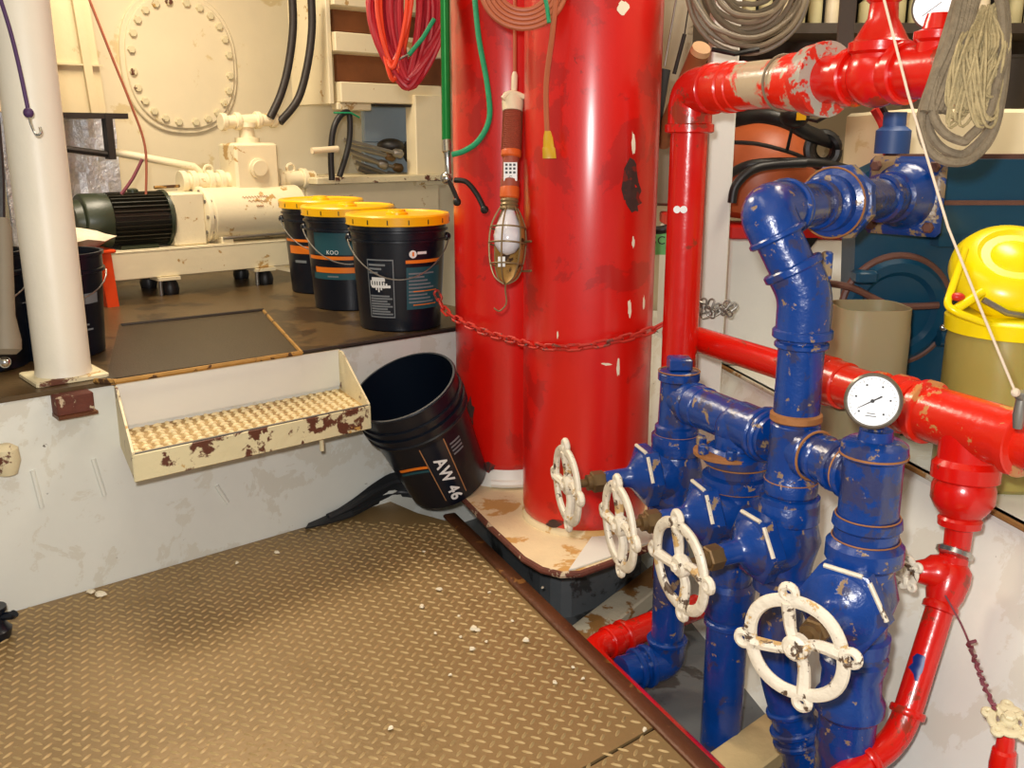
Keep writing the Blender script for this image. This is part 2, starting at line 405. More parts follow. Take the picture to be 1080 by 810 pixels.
# sloped hull wall on the right and its ledge
xb = lambda y: .545+(2-y)*.215
xt = lambda y: .845+(2-y)*.215
y0_, y1_ = .2, 3.9
m = mb('wall_white').loft([[V(xb(y), y, ZL), V(xt(y), y, ZG), V(xt(y)+.03, y, ZG), V(xb(y)+.03, y, ZL)] for y in (y0_, y1_)])
hull = m.build('wall_hull', None, (.6, 2, 0), smooth=False, kind='structure')
mb('wall_white').prism([V(xt(y0_)-.006, y0_, ZG-.012), V(xt(y1_)-.006, y1_, ZG-.012), V(2.3, y1_, ZG-.012), V(2.3, y0_, ZG-.012)], V(0, 0, .012)).build('floor_ledge', None, (1, 2, ZG), smooth=False, kind='structure')
mb('timber_painted').tube([V(xt(.5), .5, ZG+.002), V(xt(3.2), 3.2, ZG+.002)], .007, 8).build('ledge_lip', hull)
# frame post behind the red pipe
pp = mb('white_paint').box((.583, 2.76, .95), (.075, .06, 2.2), None, .004)
tag(pp.build('frame_post', None, (.583, 2.76, ZL)), 'white square steel post behind the red vertical pipe', 'post')

# ================================================================== WHITE POST, LEFT
pb = pz(68, 398); pb.z = ZP
t = thing('steel_post', 'tall round white post on the platform edge at far left', 'post', pb)
mb('post_white').lathe(pb, UP, [(0.012, .067), (.03, .064), (1.93, .064)], 32).build('shaft', t)
mb('cream_rusty').box(pb+V(0, 0, .006), (.17, .15, .014), (E1, E2, UP), .003).build('base_plate', t)
br = PW(74, 423)
mb('rust_rim').box(br-E2*.02, (.085, .045, .05), (E1, E2, UP), .003).build('bracket', t)
mb('rust_angle').box(br-E2*.03-V(0, 0, .024), (.09, .05, .008), (E1, E2, UP)).build('bracket_lip', t)
# purple lashing cord with hook
t = thing('lashing_cord', 'purple cord with a small wire hook hanging beside the white post', 'cord', PD(28, 120, 2.05))
mb('purple_cord').tube(smooth_path([PD(-2, -8, 2.05), PD(10, 30, 2.05), PD(20, 70, 2.05), PD(30, 118, 2.05)]), .0045, 8).build('cord', t)
mb('purple_cord').sphere(PD(30, 119, 2.05), .011, 10, 8).build('knot', t)
mb('chrome').tube(smooth_path([PD(31, 124, 2.05), PD(33, 132, 2.05), PD(38, 142, 2.05), PD(43, 140, 2.05), PD(42, 134, 2.05)]), .0028, 6).build('hook', t)
# grey tool at left frame edge
t = thing('hanging_grease_gun', 'grey metal tool hanging at the far left edge before the post', 'tool', PD(4, 385, 1.95))
mb('grey_box').lathe(PD(2, 230, 1.95), PD(6, 372, 1.95)-PD(2, 230, 1.95), [(0, .012), (.02, .018), (.2, .02), (.25, .03), (.27, .03), (.28, .02)], 16).build('barrel', t)
mb('chrome').sphere(PD(5, 382, 1.95), .012, 10, 8).build('nozzle', t)
mb('black_rubber').tube(smooth_path([PD(-4, 120, 1.95), PD(1, 180, 1.95), PD(2, 232, 1.95)]), .007, 8).build('grip', t)
# small clamp on the wall at the far left, dark valve on floor
p = PW(2, 482)
tag(mb('cream_rusty').lathe(p-E2*.04+V(0, 0, -.03), UP, [(0, .02), (.03, .03), (.06, .028), (.07, .014)], 14).build('wall_fitting', None, p), 'small cream capped fitting on white wall at far left', 'fitting')
p = PZ(-4, 672, 0)
t = thing('drain_fitting', 'small dark fitting on the deck plate at far left below the wall', 'fitting', p)
mb('black_plastic').lathe(p, UP, [(0, .032), (.02, .036), (.035, .024), (.06, .024), (.065, .03), (.075, .03)], 14).build('body', t)
mb('black_plastic').tube([p+V(0, 0, .05), p+V(.045, 0, .055), p+V(.05, 0, .06)], .01, 8).build('spout', t)

# ================================================================== FOLD-DOWN STEP ON THE WALL
aL, zL = WA(122, 412); aR, zR = WA(357, 372)
st = thing('wall_step', 'cream tread plate step box with rust-chipped lip bolted to white wall', 'step', WP((aL+aR)/2, 0, .38))
zs = .396; off = -.235
def WPs(a, o_, z): return WP(a+o_*.22, o_, z)
_A = (E1, (E2+E1*.22).normalized(), UP)
b_ = mb('cream_tread').prism([WPs(aL, 0, zs-.007), WPs(aR, 0, zs-.007), WPs(aR, off, zs-.007), WPs(aL, off, zs-.007)], V(0, 0, .006)).build('tread_plate', st, smooth=False)
tm = mb('cream_stud')
na = int((aR-aL)/.026); nb = int(-off/.026)
for i in range(na):
    for j in range(nb):
        p = WPs(aL+.014+i*.026, -.014-j*.026, zs-.001)
        d = (E1 if (i+j) % 2 else E2)
        tm.sphere(p, 1, 8, 4, (d, UP.cross(d), UP), (.0125, .0066, .006))
tm.build('raised_tread', b_, kind='stuff')
lip = mb('lip_rusty').box(WPs((aL+aR)/2, off, zs-.026), (aR-aL+.008, .006, .066), (E1, E2, UP), .002).build('front_lip', st)
mb('steel').box(WPs((aL+aR)/2, off+.004, zs+.008), (aR-aL, .006, .003), (E1, E2, UP)).build('worn_edge', st)
for a in (aL, aR):
    poly = [WPs(a-.003, 0, ZP-.015), WPs(a-.003, -.035, ZP-.015), WPs(a-.003, off, zs+.012), WPs(a-.003, off, zs-.055), WPs(a-.003, 0, zs-.04)]
    mb('cream_rusty').prism(poly, E1*.006).build('side_plate', st, smooth=False)
mb('cream_rusty').tube([WPs(aR-.14, off+.03, zs-.01), WPs(aR-.14, off+.03, zs-.1)], .006, 8).build('drain_pin', st)
mb('white_paint').box(WPs((aL+aR)/2, -.004, (zs+ZP)/2), (aR-aL, .006, ZP-zs-.02), (E1, E2, UP)).build('back_plate', st, smooth=False)

# ================================================================== PAILS
def pail_geo(base, axis, r0, r1, h, phi0=0):
    """returns frame fn: point on surface at (angle, height, out)"""
    x, y, z = frame(axis)
    # make x point so that angle 0 faces camera
    tocam = (V(0, 0, H)-Vector(base)); tocam -= z*tocam.dot(z); tocam.normalize()
    side_ = z.cross(tocam)            # to the right seen from camera
    def S(ang, hh, out=0):
        r = r0+(r1-r0)*hh/h+out
        return Vector(base)+z*hh+tocam*(r*math.cos(ang))+side_*(r*math.sin(ang))
    return S, z
def patch(m, S, a0, a1, h0, h1, out=.0008, n=10):
    rows = [[S(a0+(a1-a0)*i/n, hh, out) for i in range(n+1)] for hh in (h0, h1)]
    m.loft(rows, False, False); return m
def pail(base, label, lid=True, spec=0, group='lidded oil pails on the platform', r1=.15, r0=.128, h=.35, bodymat='black_plastic'):
    t = thing('oil_pail', label, 'bucket', base, group)
    S, z = pail_geo(base, UP, r0, r1, h)
    mb(bodymat).lathe(base, UP, [(0, r0-.004), (.004, r0), (h*.78, r0+(r1-r0)*.78), (h*.785, r1+.004), (h*.8, r1+.004), (h*.805, r1-.002), (h*.86, r1-.001), (h*.865, r1+.006), (h*.88, r1+.006), (h*.885, r1), (h, r1)], 48).build('body', t)
    if lid:
        L_ = mb('yellow_lid').lathe(base+V(0, 0, h-.028), UP, [(0, r1+.004), (.002, r1+.012), (.028, r1+.013), (.033, r1+.009), (.034, r1-.004), (.029, r1-.01), (.029, .04), (.03, .001)], 48).build('lid', t)
        for k in range(16):
            a = 2*PI*k/16+.2
            p = S(a, h-.014, .0135)
            dr = (p-(base+V(0, 0, h-.014))).normalized()
            mb('black_rubber').box(p, (.003, .002, .014), (UP.cross(dr), dr, UP)).build('tear_slot', L_, smooth=False)
        mb('yellow_lid').lathe(base+V(.0, -.02, h), UP, [(0, .035), (.008, .034), (.01, .028), (.016, .026), (.018, .001)], 20).build('spout_cap', L_)
    hp = [S(a, h*.8-.115*max(0, math.cos(a))**1.3-.0, .012) for a in [-PI/2+PI*k/24 for k in range(25)]]
    mb('steel').tube(hp, .0022, 6).build('wire_handle', t)
    for sg in (-1, 1):
        mb(bodymat).sphere(S(sg*PI/2, h*.8, .006), .014, 10, 6).build('handle_boss', t)
    def pt(name, mm, a0, a1, h0, h1, out=.001): return patch(mb(mm), S, a0, a1, h0, h1, out).build(name, t)
    if spec == 1:
        lb = pt('safety_label', 'navy_plastic', -.74, -.12, .045, .225)
        for (a, b, c, d) in ((-.74, -.12, .045, .049), (-.74, -.12, .221, .225), (-.74, -.72, .045, .225), (-.14, -.12, .045, .225)):
            patch(mb('grey_print'), S, a, b, c, d, .0016).build('label_border', lb)
        random.seed(3)
        for k in range(3): patch(mb('grey_print'), S, -.7, -.36-.09*k+.06, .205-.012*k, .211-.012*k, .0016, 4).build('print_line', lb)
        dm = mb('white_print')
        for k in range(7):
            a = -.68+.062*k; patch(dm, S, a, a+.035, .125+.006*abs(3-k), .168-.004*abs(2-k), .0017, 2)
        patch(dm, S, -.64, -.32, .158, .17, .0018, 4); patch(dm, S, -.66, -.2, .138, .146, .0018, 4); dm.build('printed_diagram', lb)
        for k in range(8): patch(mb('grey_print'), S, -.7, -.17-(k % 3)*.06, .054+.008*k, .059+.008*k, .0016, 4).build('print_line', lb)
        pt('orange_stripe', 'orange_print', .14, 1.05, .212, .222)
        rl = pt('product_label', 'teal_print', .15, 1.05, .07, .2)
        for k in range(9): patch(mb('grey_print'), S, .2, .84-(k % 4)*.09, .09+.011*k, .095+.011*k, .0016, 4).build('print_line', rl)
        patch(mb('orange_print'), S, .3, .95, .082, .085, .0017).build('print_line', rl); patch(mb('orange_print'), S, .3, .95, .124, .127, .0017).build('print_line', rl)
        c_ = S(.3, .24, .0012); dr = (c_-(base+V(0, 0, c_.z-base.z))).normalized()
        em = mb('white_print').lathe(c_, dr, [(-.002, .012), (.0005, .012)], 20).build('round_emblem', t)
        patch(mb('orange_print'), S, .28, .32, .234, .247, .0032, 2).build('emblem_mark', em)
        pt('print_line', 'white_print', .4, .62, .239, .247)
    if spec == 2:
        pt('orange_stripe', 'orange_print', -1.25, .3, .178, .19); pt('orange_stripe', 'orange_print', -1.0, .3, .133, .152)
        pt('product_label', 'teal_print', -1.1, .3, .11, .132); pt('upper_label', 'teal_print', -.95, .3, .195, .27)
        m = mb('white_print'); put_text(m, 'KOO', .02, lambda x, y: S(-.42+x/r1, .203+y, .0022)); m.build('lettering', t)
        patch(mb('grey_print'), S, -.6, -.3, .118, .123, .0016, 4).build('print_line', t)
    if spec == 3:
        pt('orange_stripe', 'orange_print', -1.3, .2, .2, .21); pt('orange_stripe', 'orange_print', -1.1, .2, .155, .185)
        pt('print_line', 'grey_print', -.9, -.5, .12, .13)
    return t, S
b1 = V(-.357, 3.0, ZP); pail(b1, 'black oil pail with yellow lid and white-framed label, nearest of three', spec=1)
b2 = V(-.575, 3.37, ZP); pail(b2, 'black oil pail with yellow lid, middle of the three behind the nearest', spec=2)
b3 = V(-.74, 3.74, ZP); pail(b3, 'black oil pail with yellow lid, farthest back beside the cream pump', spec=3)
# black pail behind the white post
def lowpail(base, label, h=.27, name='oil_pail', r1=.135, band=True):
    t = thing(name, label, 'bucket', base)
    S, z = pail_geo(base, UP, r1*.88, r1, h)
    mb('black_plastic').lathe(base, UP, [(0, r1*.85), (.004, r1*.88), (h*.8, r1*.97), (h*.81, r1+.005), (h*.84, r1+.005), (h*.85, r1), (h-.01, r1), (h-.008, r1+.005), (h, r1+.005), (h, r1-.004), (h-.02, r1-.006), (.02, r1*.84), (.02, .001)], 36, True).build('body', t)
    if band:
        patch(mb('grey_print'), S, -.4, 1.0, h*.52, h*.62).build('label_band', t)
        for k in range(3): patch(mb('grey_print'), S, .1, .8-k*.1, h*.26+k*.014, h*.26+k*.014+.005, .0012, 4).build('print_line', t)
    mb('steel').tube([S(a, h*.8-.07*math.cos(a), .01) for a in [-PI/2+PI*k/16 for k in range(17)]], .002, 6).build('wire_handle', t)
    return t
lowpail(pz(79, 380)+E2*.13, 'black pail with grey label band standing behind the white post', .28)
lowpail(pz(-6, 396)+E2*.14, 'plain black pail left of the white post at frame edge', .3, band=False)
# orange crate / cloth
p = pz(100, 326)
t = thing('orange_stool', 'orange plastic stand behind the black pail, under a white cloth', 'stool', p)
mb('orange_bright').prism([p+E1*a+V(0, 0, z) for a, z in ((-.12, .19), (-.12, .165), (.03, .165), (.045, 0), (.085, 0), (.075, .19))], E2*.12).build('body', t, smooth=False)
mb('orange_bright').box(p-E1*.02+E2*.06+V(0, 0, .196), (.22, .14, .012), (E1, E2, UP), .003).build('rim', t)
m = mb('cloth_white'); rings = []
c0 = p-E1*.03+E2*.06+V(0, 0, .2)
for i in range(9):
    f = i/8; rr = .14*math.sin(PI*(.08+.5*f)+.02) if f < .5 else .14*math.cos((f-.5)*PI*.98)
    rings.append([c0+E1*(rr*1.0*math.cos(2*PI*k/22)*(1+.08*math.sin(5*k+i)))+E2*(rr*.7*math.sin(2*PI*k/22))+V(0, 0, .002+.075*f+.006*math.sin(k*1.7+i)) for k in range(22)])
m.loft(rings); tag(m.build('folded_rag', None, c0), 'crumpled cream rag piled on the orange stand beside the motor', 'cloth')

# ================================================================== PUMP SET
OF = 1.2
sk0, zz0 = WA(100, 285, OF); sk1, zz1 = WA(316, 262, OF)
base = WP((sk0+sk1)/2, OF+.15, ZP)
pu = thing('pump_set', 'cream hydraulic pump with dark green finned motor on cream skid', 'pump', base)
zsk = .60; zst = .705
for o_ in (OF, OF+.28):
    mb('cream_paint').box(WP((sk0+sk1)/2, o_+.01, (zsk+zst)/2), (sk1-sk0, .02, zst-zsk), (E1, E2, UP), .003).build('skid_beam', pu)
mb('cream_paint').box(WP((sk0+sk1)/2, OF+.15, zst-.006), (sk1-sk0, .3, .012), (E1, E2, UP), .002).build('skid_top', pu)
for px in (178, 280):
    a, z = WA(px, 300, OF)
    f_ = mb('cream_paint').box(WP(a, OF+.03, .593), (.085, .09, .012), (E1, E2, UP)).build('foot_plate', pu, smooth=False)
    mb('steel').cyl(WP(a-.02, OF+.03, ZP), WP(a-.02, OF+.03, .6), .008).build('foot_bolt', pu)
    mb('black_rubber').lathe(WP(a+.02, OF+.04, ZP), UP, [(0, .03), (.02, .034), (.04, .03), (.058, .02)], 16).build('rubber_mount', pu)
    mb('black_rubber').lathe(WP(a+.02, OF+.26, ZP), UP, [(0, .03), (.02, .034), (.04, .03), (.075, .02)], 16).build('rubber_mount', pu)
def am(px, py=235, o=OF+.13): return WA(px, py, o)[0]
ym = OF+.13; zm = .81
am0, am1, am2, am3 = am(74), am(112), am(173), am(178)
o0 = WP(am0, ym, zm)
mb('green_motor').lathe(o0, E1, [(0, .05), (.004, .075), (.03, .082), (.034, .098), (.04, .102), (am1-am0, .102), (am1-am0+.002, .09)], 36).build('fan_cover', pu)
mo = mb('dark_fin').lathe(WP(am1, ym, zm), E1, [(0, .088), (am2-am1, .088)], 36).build('motor_housing', pu)
for k in range(34):
    a = 2*PI*k/34; rd = E2*math.cos(a)+UP*math.sin(a)
    mb('dark_fin').box(WP((am1+am2)/2, ym, zm)+rd*.094, (am2-am1-.006, .018, .004), (E1, rd, E1.cross(rd))).build('cooling_fin', mo, smooth=False)
mb('green_motor').lathe(WP(am2-.008, ym, zm), E1, [(0, .106), (.012, .108), (.02, .1)], 36).build('end_bell', pu)
mb('green_motor').box(WP((am1+am2)/2-.02, ym, zm-.1), (.14, .16, .02), (E1, E2, UP)).build('motor_foot', pu)
mb('green_motor').lathe(WP((am1+am2)/2, ym, zm+.09), UP, [(0, .02), (.02, .02), (.025, .012)], 12).build('terminal_gland', pu)
g0, g1 = am(174), am(208)
mb('cream_paint').box(WP((g0+g1)/2, ym, zm-.005), (g1-g0, .17, .2), (E1, E2, UP), .006).build('coupling_guard', pu)
mb('brass_edge').tube([WP(g0-.03, ym, zm+.115), WP(g0+.07, ym, zm+.118)], .006, 8).build('guard_handle', pu)
c0_, c1_ = am(210), am(312)
ln = c1_-c0_
mb('cream_paint').lathe(WP(c0_, ym, zm), E1, [(-.01, .09), (0, .112), (.014, .114), (.016, .104), (.03, .104), (.034, .108), (ln-.03, .108), (ln, .108), (ln+.004, .1)], 40).build('pump_casing', pu)
for k in range(10):
    a = 2*PI*k/10; rd = E2*math.cos(a)+UP*math.sin(a)
    mb('steel').lathe(WP(c0_-.008, ym, zm)+rd*.1, -E1, [(-.03, .008), (0, .008)], 6).build('casing_bolt', pu)
mb('cream_paint').box(WP(c0_+.07, ym, zm-.1), (.05, .2, .04), (E1, E2, UP), .003).build('pump_foot', pu)
mb('cream_paint').box(WP(c1_-.03, ym, zm-.1), (.05, .2, .04), (E1, E2, UP), .003).build('pump_foot', pu)
mb('steel').tube([WP(c0_+.05, ym-.1, zm-.085), WP(c1_-.05, ym-.1, zm-.08)], .006, 8).build('tie_rod', pu)
m = mb('gold_print')
def on_casing(a, zz_): return WP(c0_+a, ym-math.sqrt(.110**2-(zz_-zm)**2), zz_)
for (a0n, a1n, zn) in ((.15, .21, zm+.07), (.215, .26, zm+.071), (.17, .25, zm+.055), (.2, .23, zm+.035)):
    m.tube([on_casing(a0n+(a1n-a0n)*q/14, zn+.005*math.sin(q*2.1)) for q in range(15)], .0012, 5)
m.build('handwritten_note', pu)
# gearbox & pipework behind
gz = zm+.19; go = ym+.05
gx = am(262, 165, go)
mb('cream_paint').box(WP(gx, go, gz-.02), (.19, .16, .22), (E1, E2, UP), .01).build('gearbox', pu)
mb('cream_paint').lathe(WP(gx, go-.08, gz-.01), -E2, [(0, .04), (.01, .04), (.012, .03), (.02, .03)], 24).build('inspection_cap', pu)
gl = am(192, 185, go); gr = am(330, 180, go)
m = mb('cream_paint').tube([WP(gl, go, gz-.06), WP(gr, go, gz-.06)], .034, 20)
for a in (gl, gl+.04, gl+.11, gx-.13, gx+.13, gr-.05): collar(m, WP(a, go, gz-.06), E1, .045, .024)
m.build('discharge_pipe', pu)
m = mb('cream_paint')
for a in (gl+.11, gx+.19): m.ring(WP(a, go, gz-.015), E2, .018, .006, 16, 6)
m.build('lifting_eye', pu)
p1 = PW(118, 160, OF+.3); p2 = PW(205, 176, OF+.2)
mb('cream_paint').tube([p1, p2, p2+E1*.03+V(0, 0, -.03)], .015, 12).build('suction_pipe', pu)
m = mb('cream_paint').lathe(WP(gx, go, gz+.09), UP, [(0, .05), (.02, .05), (.022, .03), (.06, .03), (.062, .04), (.08, .04)], 24)
m.tube([WP(gx-.1, go, gz+.17), WP(gx+.14, go, gz+.185)], .026, 18)
for k in (-.1, -.04, .05, .12): collar(m, WP(gx+k, go, gz+.177+k*.06), E1, .035, .022)
m.build('hose_manifold', pu)
# hydraulic hoses, one thing each
HB = WP(gx+.13, go-.02, gz+.2)
for i, (pts, lab) in enumerate((([(308, -8), (309, 30), (304, 70), (296, 100), (285, 124)], 'thick brown hydraulic hose rising from pump manifold, left of the pair'),
                  ([(328, -8), (329, 30), (324, 70), (314, 105), (295, 129)], 'thick brown hydraulic hose rising from pump manifold, right of the pair'))):
    q = [PW(x, y, go-.03) for x, y in pts]
    tag(mb('dark_steel').tube(smooth_path(q), .0165, 14).build('hydraulic_hose', None, q[-1]), lab, 'hose', None)
# thin brown wire on back wall
q = [PW(*c, 1.0) for c in ((92, -6), (118, 60), (138, 110), (153, 155), (154, 205))]
tag(mb('cord_brown').tube(smooth_path(q), .0045, 8).build('electric_wire', None, q[-1]), 'thin brown wire running down in front of the bolted cover to the motor', 'wire')
q = [PW(*c, 1.02) for c in ((150, 168), (140, 188), (128, 205))]
tag(mb('maroon_wire').tube(smooth_path(q), .006, 8).build('electric_wire', None, q[-1]), 'short maroon wire slanting down onto the green motor', 'wire')

# ================================================================== MANHOLE COVER
cx, cz = WA(187, 66, WB); axl, _ = WA(126, 66, WB); axr, _ = WA(248, 66, WB)
_, zt_ = WA(187, -9, WB); _, zb_ = WA(196, 141, WB)
mh = thing('manhole_cover', 'large cream oval bolted manhole cover on the back wall', 'cover', WP((axl+axr)/2, WB, zb_))
ra = (axr-axl)/2; rb_ = (zt_-zb_)/2; mc = WP((axl+axr)/2, WB, (zt_+zb_)/2)
def oval(sc_, out, n=64):
    pts = []
    for k in range(n):
        a = 2*PI*k/n; c_, s_ = math.cos(a), math.sin(a)
        ex = abs(c_)**.85*math.copysign(1, c_)*ra*sc_; ez = abs(s_)**.85*math.copysign(1, s_)*rb_*sc_
        pts.append(mc+E1*ex+UP*ez-E2*out)
    return pts
MB().use('wall_cream').loft([oval(1, 0), oval(1, .012), oval(.985, .016)]).build('flange', mh)
MB().use('wall_cream').loft([oval(.93, .012), oval(.93, .024), oval(.915, .028)]).build('plate', mh)
nb_ = 24
ov = oval(.84, .028, nb_*4)
for k in range(nb_):
    p = ov[k*4+2]
    mb('cream_rusty').hexa(p, -E2, -.004, .014, .017).build('bolt', mh)

# ================================================================== CABINET / DUCT + FOIL
p = WP(*(lambda q: (q[0], 1.45, 0))(WA(75, 100, 1.45)))
ca0, cz0 = WA(28, 118, 1.45); ca1, _ = WA(112, 118, 1.45); ca2, _ = WA(94, 10, 1.45)
t = thing('duct_casing', 'tapered cream sheet metal duct above the foil panel, behind the post', 'duct', WP((ca0+ca1)/2, 1.5, cz0))
mb('duct_cream').loft([[WP(ca0-.35, 1.45, cz0), WP(ca1, 1.45, cz0), WP(ca1, 1.85, cz0), WP(ca0-.35, 1.85, cz0)],
                       [WP(ca0-.35, 1.45, 2.2), WP(ca2-.03, 1.45, 2.2), WP(ca2-.03, 1.85, 2.2), WP(ca0-.35, 1.85, 2.2)]]).build('casing', t, smooth=False)
mb('duct_cream').box(WP((ca0+ca1)/2-.05, 1.44, cz0+.17), (ca1-ca0+.1, .014, .006), (E1, E2, UP)).build('seam_strip', t)
mb('duct_cream').loft([[WP(ca1-.06, 1.43, cz0), WP(ca1-.03, 1.43, cz0), WP(ca1-.03, 1.45, cz0), WP(ca1-.06, 1.45, cz0)],
                       [WP(ca2-.1, 1.43, 2.2), WP(ca2-.07, 1.43, 2.2), WP(ca2-.07, 1.45, 2.2), WP(ca2-.1, 1.45, 2.2)]]).build('corner_strip', t, smooth=False)
q0 = WA(40, 215, 1.6); q1 = WA(119, 215, 1.6)
m = mb('foil'); rows = []
for j in range(14):
    rows.append([WP(q0[0]-.1+(q1[0]-q0[0]+.14)*i/16, 1.6+random.uniform(-.006, .006), ZP+.1+(cz0-ZP-.1)*j/13) for i in range(17)])
m.loft(rows, False, False)
m.loft([[p+E2*.02 for p in r] for r in rows], False, False)
tag(m.build('foil_panel', None, rows[0][8], ang=10), 'crinkled silver foil insulation panel behind the green motor', 'panel')
t = thing('open_bracket', 'dark steel bracket frame below the cream duct, before the foil', 'bracket', PW(115, 168, 1.45))
mb('dark_steel').box(WP((ca0+ca1)/2+.02, 1.44, cz0-.01), (ca1-ca0+.1, .04, .02), (E1, E2, UP)).build('top_rail', t, smooth=False)
aa, zb2 = WA(117, 168, 1.44)
mb('dark_steel').box(WP(aa, 1.44, (cz0+zb2)/2), (.025, .05, cz0-zb2), (E1, E2, UP)).build('side_rail', t, smooth=False)
mb('dark_steel').tube([PW(46, 154, 1.44), PW(116, 163, 1.44)], .012, 8).build('cross_bar', t)
ab, _ = WA(51, 168, 1.44)
mb('dark_steel').box(WP(ab, 1.44, (cz0+zb2)/2), (.035, .05, cz0-zb2), (E1, E2, UP)).build('side_rail', t, smooth=False)

# ================================================================== STEPPED RACK IN THE MIDDLE BACK
OS = 1.35
sr = thing('stepped_rack', 'cream stepped wooden shelf rack with brown shadowed recesses behind the red hose', 'rack', PW(405, 190, OS))
def wbox(mm, px0, py0, px1, py1, of, depth, name, parent, bev=.004):
    a0, z0 = WA(px0, py1, of); a1, z1 = WA(px1, py1, of); _, z2 = WA(px0, py0, of)
    return mb(mm).box(WP((a0+a1)/2, of+depth/2, (z0+z2)/2), (a1-a0, depth, z2-z0), (E1, E2, UP), bev).build(name, parent)
wbox('cream_paint', 352, -30, 466, 5, OS, .35, 'shelf', sr)
wbox('cream_paint', 354, 33, 466, 54, OS, .35, 'shelf', sr)
wbox('cream_paint', 360, 86, 466, 108, OS, .35, 'shelf', sr)
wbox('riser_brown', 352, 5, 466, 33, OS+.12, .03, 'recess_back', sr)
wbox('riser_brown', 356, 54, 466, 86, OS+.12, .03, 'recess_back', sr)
wbox('cream_paint', 348, -30, 353, 110, OS+.02, .33, 'side_panel', sr)
wbox('cream_paint', 440, 100, 470, 196, OS-.02, .08, 'post', sr)
wbox('cream_paint', 356, 108, 392, 116, OS+.02, .05, 'bracket', sr)
wbox('dark_steel', 396, 107, 440, 112, OS+.01, .05, 'under_rail', sr)
wbox('dirty_blue', 385, 110, 444, 150, OS+.3, .03, 'back_panel', sr)
wbox('dirty_blue', 385, 150, 444, 186, OS+.28, .03, 'back_panel', sr)
# cream worktop behind pails
a0w, zw = WA(330, 186, OS-.05); a1w, _ = WA(470, 186, OS-.05)
t = thing('work_bench', 'cream bench top behind the yellow-lidded pails', 'bench', WP((a0w+a1w)/2, OS, ZP))
mb('cream_rusty').box(WP((a0w+a1w)/2, OS+.12, zw-.02), (a1w-a0w, .4, .03), (E1, E2, UP), .004).build('top', t)
mb('cream_paint').box(WP((a0w+a1w)/2, OS+.02, (zw-.035+ZP)/2), (a1w-a0w, .02, zw-.035-ZP), (E1, E2, UP)).build('front_panel', t, smooth=False)
# bundle of pipe fittings
random.seed(5)
for k in range(6):
    y_ = 148+6*k
    p = PW(362+k*3, y_-1, OS+.03+.03*k); q = PW(424-(k % 3)*8, y_+15-(k % 2)*3, OS+.03+.03*k)
    t = thing('tool_bar', ['slim steel bar lying in the pile behind the pails', 'short steel bar in the pile behind the pails'][k % 2], 'bar', p, 'steel bars piled on the bench behind the pails')
    t['label'] = ['uppermost slim steel bar in the pile behind the pails', 'second steel bar from the top of the pile behind the pails', 'third steel bar down in the pile behind the pails', 'fourth steel bar down in the pile behind the pails', 'fifth steel bar down in the pile behind the pails', 'lowest steel bar of the pile, nearest the bench top'][k]
    mb('steel').cyl(p, q, .008+.002*(k % 3)).build('shank', t)
    mb('brass' if k % 2 else 'steel').lathe(q, q-p, [(-.05, .012), (-.04, .02), (-.01, .022), (0, .014)], 12).build('head', t)
p = PW(412, 154, OS+.1)
tag(mb('black_rubber').sphere(p, .05, 16, 10, None, (1.3, .9, .7)).ring(PW(434, 160, OS+.12), E1, .04, .02, 20, 8).build('rubber_bellows', None, p), 'dark rubber lump on the fittings pile under the stepped rack', 'part')
# black cable loop w/ green tie
q = [PW(x, y, OS-.12) for x, y in ((350, 190), (349, 160), (352, 135), (360, 121), (368, 120), (369, 140), (366, 160), (358, 186))]
t = thing('cable_loop', 'thick black cable loop with a green tie behind the pails', 'cable', q[-1])
mb('black_rubber').tube(smooth_path(q), .013, 10).build('cable', t)
mb('green_rope').tube([PW(352, 119, OS-.14), PW(370, 119, OS-.15), PW(379, 124, OS-.14)], .004, 6).build('tie', t)
p = PW(345, 158, OS-.1)
tag(mb('ivory').cyl(PW(329, 159, OS-.14), PW(356, 157, OS-.14), .013).build('ivory_handle', None, p), 'short ivory handle sticking out left of the black cable loop', 'handle')

# ================================================================== CYLINDERS
ZB = .08
cF = V(.2026, 2.505, ZB); cB = V(-.012, 2.88, ZB)
for c_, r_, lab in ((cF, .172, 'tall red steel cylinder, front one of the pair, on cream base plate'), (cB, .162, 'tall red steel cylinder, rear left one, with dark scrape near bottom')):
    t = thing('gas_cylinder', lab, 'cylinder', c_, 'red cylinders chained together')
    h0 = .012 if r_ > .165 else .045
    mb('red_paint').lathe(c_+V(0, 0, h0), UP, [(0, r_-.012), (.01, r_-.003), (.03, r_), (2.1, r_), (2.25, r_*.8), (2.3, .05)], 72).build('shell', t)
    mb('white_paint' if r_ < .165 else 'base_cream').lathe(c_, UP, [(.0, r_+(.012 if r_ < .165 else .003)), (h0*.6, r_+.002), (h0+.006, r_-.008)], 56).build('foot_ring', t)
# base plate
poly = [PZ(x, y, ZB) for x, y in ((470, 478), (478, 503), (487, 522), (520, 556), (553, 587), (572, 598), (592, 603), (612, 602), (640, 592), (690, 573), (735, 556))]
poly += [V(.44, 2.78, ZB), V(.1, 3.08, ZB), V(-.14, 3.02, ZB)]
bp_ = thing('cylinder_base', 'cream and white rusty-edged steel base plate under red cylinders', 'plate', V(.15, 2.6, ZL))
mb('base_cream').prism([p-V(0, 0, .014) for p in poly], V(0, 0, .014)).build('plate', bp_, smooth=False)
m = mb('rust_rim').tube([p-V(0, 0, .008) for p in poly], .009, 8, True); m.build('rusty_rim', bp_)
inner = [V(.15, 2.65, 0)+(p-V(.15, 2.65, ZB))*.62 for p in poly]
mb('grey_floor').prism([V(p.x, p.y, ZL) for p in inner], V(0, 0, ZB-ZL-.014)).build('plinth', bp_, smooth=False)
